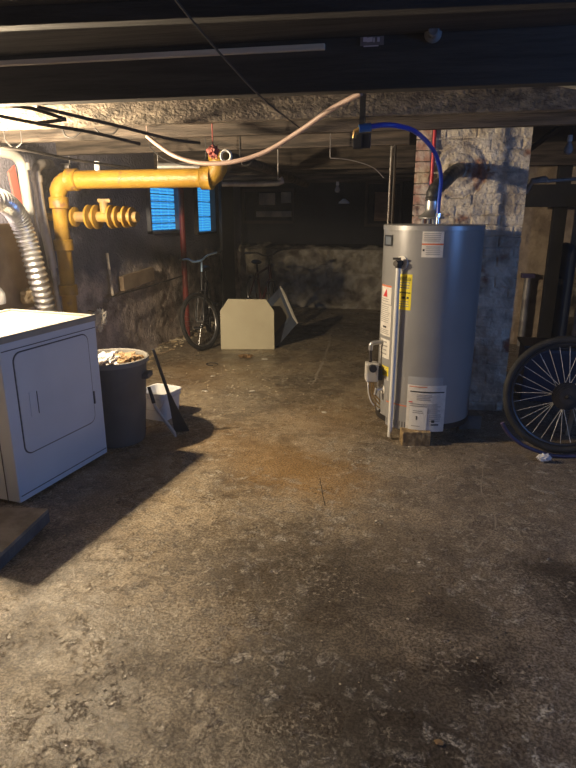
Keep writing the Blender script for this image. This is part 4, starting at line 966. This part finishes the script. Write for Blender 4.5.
# two thin upright pipes behind the tank
for px, py, rr2, lb_, mt_ in ((390.5, 170, 0.008, 'thin dull steel riser just left of its twin behind the heater', 'grey_pipe'), (394.5, 170, 0.010, 'dark iron riser just right of its twin behind the heater', 'black_metal')):
    p = U(px, py, Y=4.75); o = MB().tube([(p.x, p.y, 0.0), (p.x, p.y, ZC-0.02)], rr2, 10).build('riser_pipe', mt_, smooth=True); tag(o, lb_, 'pipe')
p = U(358, 142, Y=3.3)
m = MB(); m.box(p, (0.05, 0.04, 0.07), bev=0.006); m.box(p+V((0.045, 0.0, 0.005)), (0.045, 0.03, 0.075), bev=0.006); m.box((p.x+.02, p.y, (p.z+ZC)/2), (0.03, 0.03, ZC-p.z-0.002))
tag(m.build('junction_box', 'rimdark'), 'small dark junction box below the joist at the blue hose end', 'junction box')
# support blocks
for k, (px, Yy, wd, mt_, lb_) in enumerate(((415, 3.685, 0.19, 'block', 'tan rough block under the front of the water heater'), (466, 4.02, 0.16, 'slab', 'dark block under the right side of the water heater'), (405, 4.22, 0.2, 'slab', 'dark block under the back of the water heater'))):
    p = U(px, 436, Y=Yy); m = MB(); h = Z0-0.006; m.box((0, 0, h/2), (wd, 0.13 if k else 0.10, h), rot=(0, 0, YAW), bev=0.004)
    o = m.build('support_block', mt_); o.location = (p.x, p.y, 0); tag(o, lb_, 'block', 'blocks under the heater')

# ================================================================== WHEEL AT RIGHT
wr0 = 0.382; wc = U(565, 397, Y=3.56)
wt = thing('bicycle_wheel', 'large spoked black-tyred bicycle wheel at the right edge', 'wheel', (wc.x, wc.y, wr0), YAW + R(-8))
wt.rotation_euler = (R(-8), 0, YAW + R(-12)); wt.location.z = wr0*cos(R(8))+0.004
def W(): return MB()
m = W(); m.tube([(cos(2*pi*k/64)*(wr0-0.022), 0, sin(2*pi*k/64)*(wr0-0.022)) for k in range(64)], 0.024, 14, closed=True); m.build('tyre', 'tyre', wt, smooth=True)
m = W(); m.tube([(cos(2*pi*k/64)*(wr0-0.052), 0, sin(2*pi*k/64)*(wr0-0.052)) for k in range(64)], 0.013, 8, closed=True); m.build('rim', 'rimdark', wt, smooth=True)
m = W(); m.tube([(0, -0.09, 0), (0, -0.07, 0), (0, -0.03, 0), (0, -0.025, 0), (0, 0.03, 0), (0, 0.035, 0), (0, 0.06, 0)], [0.006, 0.012, 0.03, 0.018, 0.018, 0.03, 0.008], 16); m.build('hub', 'rimdark', wt, smooth=True)
m = W()
for k, rr3 in enumerate((0.050, 0.062, 0.074, 0.080, 0.088)):
    yq_ = -0.064+k*0.007; n = 26; P = [((rr3+(0.004 if i % 2 else 0))*cos(2*pi*i/(2*n)), yq_, (rr3+(0.004 if i % 2 else 0))*sin(2*pi*i/(2*n))) for i in range(2*n)]
    m.prism(P, (0, 0.003, 0))
m.build('cassette', 'black_metal', wt)
for k in range(32):
    a = 2*pi*k/32; s_ = 1 if k % 2 else -1; a2 = a + (0.6 if (k//2) % 2 else -0.6)
    m = W(); m.tube([(0.03*cos(a2), 0.03*s_, 0.03*sin(a2)), (cos(a)*(wr0-0.056), 0, sin(a)*(wr0-0.056))], 0.0017, 5); m.build('spoke', 'spoke', wt)
# purple strap and white clip
pp = [U(px, py, z=zz) for px, py, zz in ((503, 425, .12), (511, 436, .075), (523, 444, .035), (538, 449.5, .012), (556, 453, .012), (585, 453, .012))]
pp = [U(px, py, Y=3.44) for px, py in ((502, 423), (509, 434), (521, 444), (537, 451))] + [U(px, 456, z=0.012) for px in (556, 590)]
pp = [V((p.x, p.y, max(p.z, 0.013))) for p in pp]
o = MB().tube(smooth_path(pp, 6), [0.012]*(len(pp)*6-5), 10).build('purple_tube', 'purple', smooth=True); tag(o, 'purple inner tube curling under the large wheel at right', 'inner tube')
p = U(545, 452, Y=3.37); m = MB(); m.blob((0, 0, 0), 0.026, 0.6, 3, sub=3, seed=6, sq=(1.5, .8, .8)); o = m.build('white_rag', 'cloth_white'); o.location = (p.x, p.y, 0.03); tag(o, 'small white rag tied at the purple tube by the wheel', 'rag')
p = U(571, 441, z=0); m = MB(); m.beam((p.x, p.y+0.12, 0), (p.x+0.02, p.y+0.12, 0.24), 0.02, 0.03); tag(m.build('wooden_stake', 'board'), 'short wooden stake behind the large wheel at right', 'stake')

# ================================================================== HOSES, WIRES, SMALL PIPES OVERHEAD
def over(name, lb_, pts, r, mt, Y, cat, n=8, seg=8, group=None, hang=()):
    P = [U(p[0], p[1], Y=(p[2] if len(p) > 2 else Y)) for p in pts]; m = MB().tube(smooth_path(P, n), r, seg)
    for i in hang: m.cyl(P[i]+V((0, 0, r*0.5)), (P[i].x, P[i].y, ZC-0.001), 0.0035, 6)
    o = m.build(name, mt, smooth=True); tag(o, lb_, cat, group); return o
over('garden_hose', 'pink-beige hose sagging below the joists over the yellow pipe', [(147, 136, 3.75), (158, 145, 3.7), (175, 156, 3.6), (200, 163, 3.5), (232, 162, 3.4), (265, 152, 3.3), (300, 131, 3.15), (330, 110, 3.0), (361, 93, 2.86)], 0.0125, 'hose', 3.4, 'hose', seg=12, hang=(0,))
over('garden_hose', 'short pale hose end sticking out under the joist at upper right', [(548, 81.5, 2.85), (562, 84, 2.8), (590, 89, 2.75)], 0.011, 'pale_pipe', 2.8, 'hose')
over('garden_hose', 'tiny pale hose tip at the top right corner', [(567, 67, 2.6), (590, 56, 2.5)], 0.009, 'pale_pipe', 2.6, 'hose')
over('cable', 'thin dark cable slanting across the top joists', [(168, -10, 1.75), (210, 42, 2.1), (262, 98, 2.65), (300, 128, 3.4)], 0.004, 'wire', 2.5, 'cable', seg=6)
over('conduit_pipe', 'upper thin black conduit slanting under the joists at top left', [(-10, 104, 3.05), (30, 108, 3.1), (66, 119.5, 3.2)], 0.009, 'black_metal', 3.1, 'pipe')
over('conduit_pipe', 'short black conduit branch joining the two slanting conduits at top left', [(66, 119.5, 3.2), (38, 123, 3.2)], 0.009, 'black_metal', 3.1, 'pipe')
over('conduit_pipe', 'long black conduit slanting right from the top left joist', [(38, 107, 3.0), (80, 117, 3.2), (122, 127, 3.4), (170, 139, 3.6), (200, 143, 3.7)], 0.009, 'black_metal', 3.1, 'pipe')
over('conduit_pipe', 'lowest black conduit running from the left edge under the pale joist', [(-10, 114, 3.1), (40, 124, 3.2), (90, 132, 3.4), (140, 144, 3.6)], 0.009, 'black_metal', 3.1, 'pipe')
over('conduit_pipe', 'dark conduit below the others running above the waste pipe', [(-10, 146, 3.6), (30, 151, 3.8), (75, 160, 4.1), (130, 168, 4.4)], 0.009, 'black_metal', 3.8, 'pipe')
over('overhead_pipe', 'thick dark grey pipe slanting down beyond the yellow elbow', [(222, 156, 5.2), (262, 167, 6.0), (306, 184, 7.2)], 0.045, 'joist2', 6, 'pipe', seg=14, hang=(0, 2))
over('overhead_pipe', 'pale horizontal pipe just right of the yellow elbow', [(222, 184, 5.6), (278, 183.5, 5.6), (280, 178, 5.6)], 0.022, 'grey_pipe', 5.6, 'pipe', n=3, seg=12, hang=(0, 1))
over('overhead_pipe', 'pale grey pipe behind the yellow pipe near its elbow', [(158, 167, 5.4), (190, 167, 5.4), (214, 170, 5.4)], 0.035, 'grey_pipe', 5.4, 'pipe', seg=12, hang=(0, 2))
over('overhead_pipe', 'thin grey-green pipe crossing left of the yellow elbow', [(38, 166, 5.3), (70, 167, 5.3)], 0.03, 'grey_pipe', 5.3, 'pipe', seg=12, hang=(0, 1))
# loops of wire
wl_ = ['dark wire loop hanging at the left under the pale joist', 'wire loop hanging above the waste pipe', 'wire loop tangled beside the conduit ends', 'thin wire drooping over the yellow pipe', 'thin wire drooping right of the yellow elbow']
for k, (pts, Y) in enumerate((([(62, 128), (66, 136), (74, 137), (84, 128)], 3.9), ([(5, 140), (14, 148), (22, 143)], 3.9), ([(92, 124), (100, 133), (112, 134), (118, 128)], 3.9), ([(150, 148), (166, 160), (190, 165), (206, 158)], 4.6), ([(240, 158), (243, 165), (250, 164), (255, 157)], 4.8))):
    over('wire_loop', wl_[k], pts, 0.005, 'wire', Y, 'wire', seg=6, hang=(0, -1))
over('wire_loop', 'thin pale wire arcing toward the upright pipes left of the chimney', [(330, 158), (350, 160), (372, 167), (384, 178)], 0.003, 'grey_pipe', 4.5, 'wire', seg=6, hang=(0,))
over('wire_loop', 'short wire tangled at the top of the upright pipes', [(392, 148), (402, 138), (410, 134)], 0.003, 'grey_pipe', 4.5, 'wire', seg=6)
p = U(213, 152, Y=3.75); m = MB(); m.blob((0, 0, 0), 0.028, 0.9, 4, sub=3, seed=2, sq=(1, .5, 1.2)); m.cyl((0, 0, 0), (0, 0, ZC-0.001-p.z), .004, 6); o = m.build('pipe_clamp', 'rust'); o.location = p; tag(o, 'small rusty red clamp above the sagging hose', 'clamp')
p = U(226, 156, Y=3.5); m = MB(); m.tube([p+V((0.03*cos(2*pi*k/16), 0, 0.03*sin(2*pi*k/16))) for k in range(16)], 0.008, 8, closed=True); tag(m.build('pipe_strap', 'porcelain', smooth=True), 'small white ring strap holding the sagging hose', 'strap')
p = U(356, 159, Y=6.9); m = MB(); m.box(p, (0.42, 0.07, 0.05), bev=0.006); m.cyl(p+V((.15, 0, .02)), (p.x+.15, p.y, ZC-.001), .006, 6); m.cyl(p+V((-.15, 0, .02)), (p.x-.15, p.y, ZC-.001), .006, 6); tag(m.build('strip_light', 'grey_pipe'), 'dull grey unlit strip fitting under the back joists', 'light fitting')
# back bulbs
hang_bulb(337.5, 188, 7.6, 'unlit white bulb in its socket hanging before the back wall', 0.034)
p = U(344, 202, Y=8.2)
t = thing('hanging_lamp', 'small white lamp shade hanging lower, right of the unlit back bulb', 'lamp', p)
MB().lathe([(0.02, 0.04), (0.07, 0.0), (0.075, -0.02), (0.06, -0.015), (0.015, 0.03)], 20).build('shade', 'porcelain', t, smooth=True)
MB().tube([(0, 0, 0.03), (0, 0, ZC-p.z-0.002)], 0.004, 6).build('cord', 'wire', t)

# ================================================================== FLOOR DETAIL
def crack(pts, w, mt, nm='crack'):
    P = smooth_path([U(px, py, z=0.0) for px, py in pts], 8); m = MB(); rnd = random.Random(3)
    prev = None
    for i, p in enumerate(P):
        d = (P[min(i+1, len(P)-1)]-P[max(i-1, 0)]).normalized(); s_ = V((-d.y, d.x, 0)); j = s_*rnd.uniform(-1, 1)*w*1.2; ww = w*rnd.uniform(0.4, 1.2)
        a_, b_ = p+j+s_*ww, p+j-s_*ww; a_.z = b_.z = 0.0012
        if prev: m.face([prev[0], a_, b_, prev[1]])
        prev = (a_, b_)
    o = m.build(nm, mt, floor); return o
crack([(486, 456), (481, 490), (496, 522), (480, 545), (470, 553)], 0.0035, 'crack_pale', 'crack')
crack([(320, 478), (322, 492), (325, 506)], 0.003, 'crack', 'crack')
crack([(332, 330), (327, 350), (318, 372), (313, 384)], 0.010, 'crack_pale', 'crack')
crack([(298, 385), (270, 386)], 0.003, 'crack', 'crack')
crack([(576, 462), (540, 460), (500, 466)], 0.002, 'crack', 'crack')
# loose crumbs
m = MB(); rnd = random.Random(11)
for k in range(240):
    if rnd.random() < 0.55: px, py = rnd.gauss(225, 34), rnd.gauss(384, 14)
    else: px, py = rnd.uniform(60, 480), rnd.uniform(352, 700)
    p = U(px, py, z=0)
    if (p-bc).xy.length < 0.27 or (p-pc).xy.length < 0.2: continue
    s_ = rnd.uniform(0.003, 0.010) * (1.0 if py < 420 else 0.6)
    m.box((p.x, p.y, s_*0.25), (s_*rnd.uniform(1, 2.4), s_*rnd.uniform(.8, 1.6), s_*0.5), rot=(0, 0, rnd.uniform(0, 3)))
o = m.build('scattered_crumbs', 'debris'); o['kind'] = 'stuff'; tag(o, 'pale crumbs of plaster and dirt scattered over the concrete floor', 'debris')
# rubble and twigs at the foot of the left wall
m = MB()
for k in range(130):
    u = rnd.uniform(4.6, 8.0); s_ = rnd.uniform(0.008, 0.03)
    m.box((XL+0.10+min(0.3, abs(rnd.gauss(0.04, 0.10))), u, s_*0.35), (s_*rnd.uniform(1, 3), s_, s_*0.7), rot=(rnd.uniform(-.2, .2), rnd.uniform(-.2, .2), rnd.uniform(0, 3)))
o = m.build('wall_rubble', 'debris'); o['kind'] = 'stuff'; tag(o, 'crumbled rubble lying along the foot of the left wall', 'rubble')
for (px, py, lb_) in ((166, 352, 'pale twig on the rubble at the foot of the left wall, nearest the bin'), (160, 345, 'pale twig on the rubble beside the front bicycle wheel'),):
    p = U(px, py, z=0.02); m = MB(); m.tube([p+V((-.1, -.12, -.008)), p, p+V((.04, .15, .01))], 0.006, 6); tag(m.build('twig', 'board'), lb_, 'twig')
p = U(212, 364, z=0.006); m = MB(); m.tube([p+V((0.06*cos(a), 0.05*sin(a), 0)) for a in [2*pi*k/18 for k in range(16)]], 0.006, 6); tag(m.build('wire_coil', 'wire'), 'small curled wire lying on the floor in front of the bicycle', 'wire')
p = U(245, 356, z=0.015); m = MB(); m.blob((0, 0, 0), 0.045, 0.9, 3, sub=3, seed=7, sq=(1.5, 1, .3)); o = m.build('dry_leaf', 'leaf'); o.location = p; tag(o, 'crumpled brown leaf on the floor before the cream panel', 'leaf')
for (px, py, r_, lb_) in ((265, 359, .022, 'white paper scrap on the floor before the cream panel'), (252, 391, .018, 'pale flat chip alone on the floor below the cream panel'), (205, 391, .018, 'pale chip on the floor right of the pail'), (213, 364+12, .014, 'small pale chip just below the curled wire'), (324, 412, .014, 'pale chip alone on the floor left of the heater'), (434+5, 742, .009, 'dark pebble at the bottom right of the floor')):
    p = U(px, py, z=0.004); m = MB(); m.blob((0, 0, 0), r_, 0.5, 2, sub=2, seed=px*.1, sq=(1.5, 1, .28)); o = m.build('floor_chip', 'paper' if py < 700 else 'leaf'); o.location = p; tag(o, lb_, 'chip')
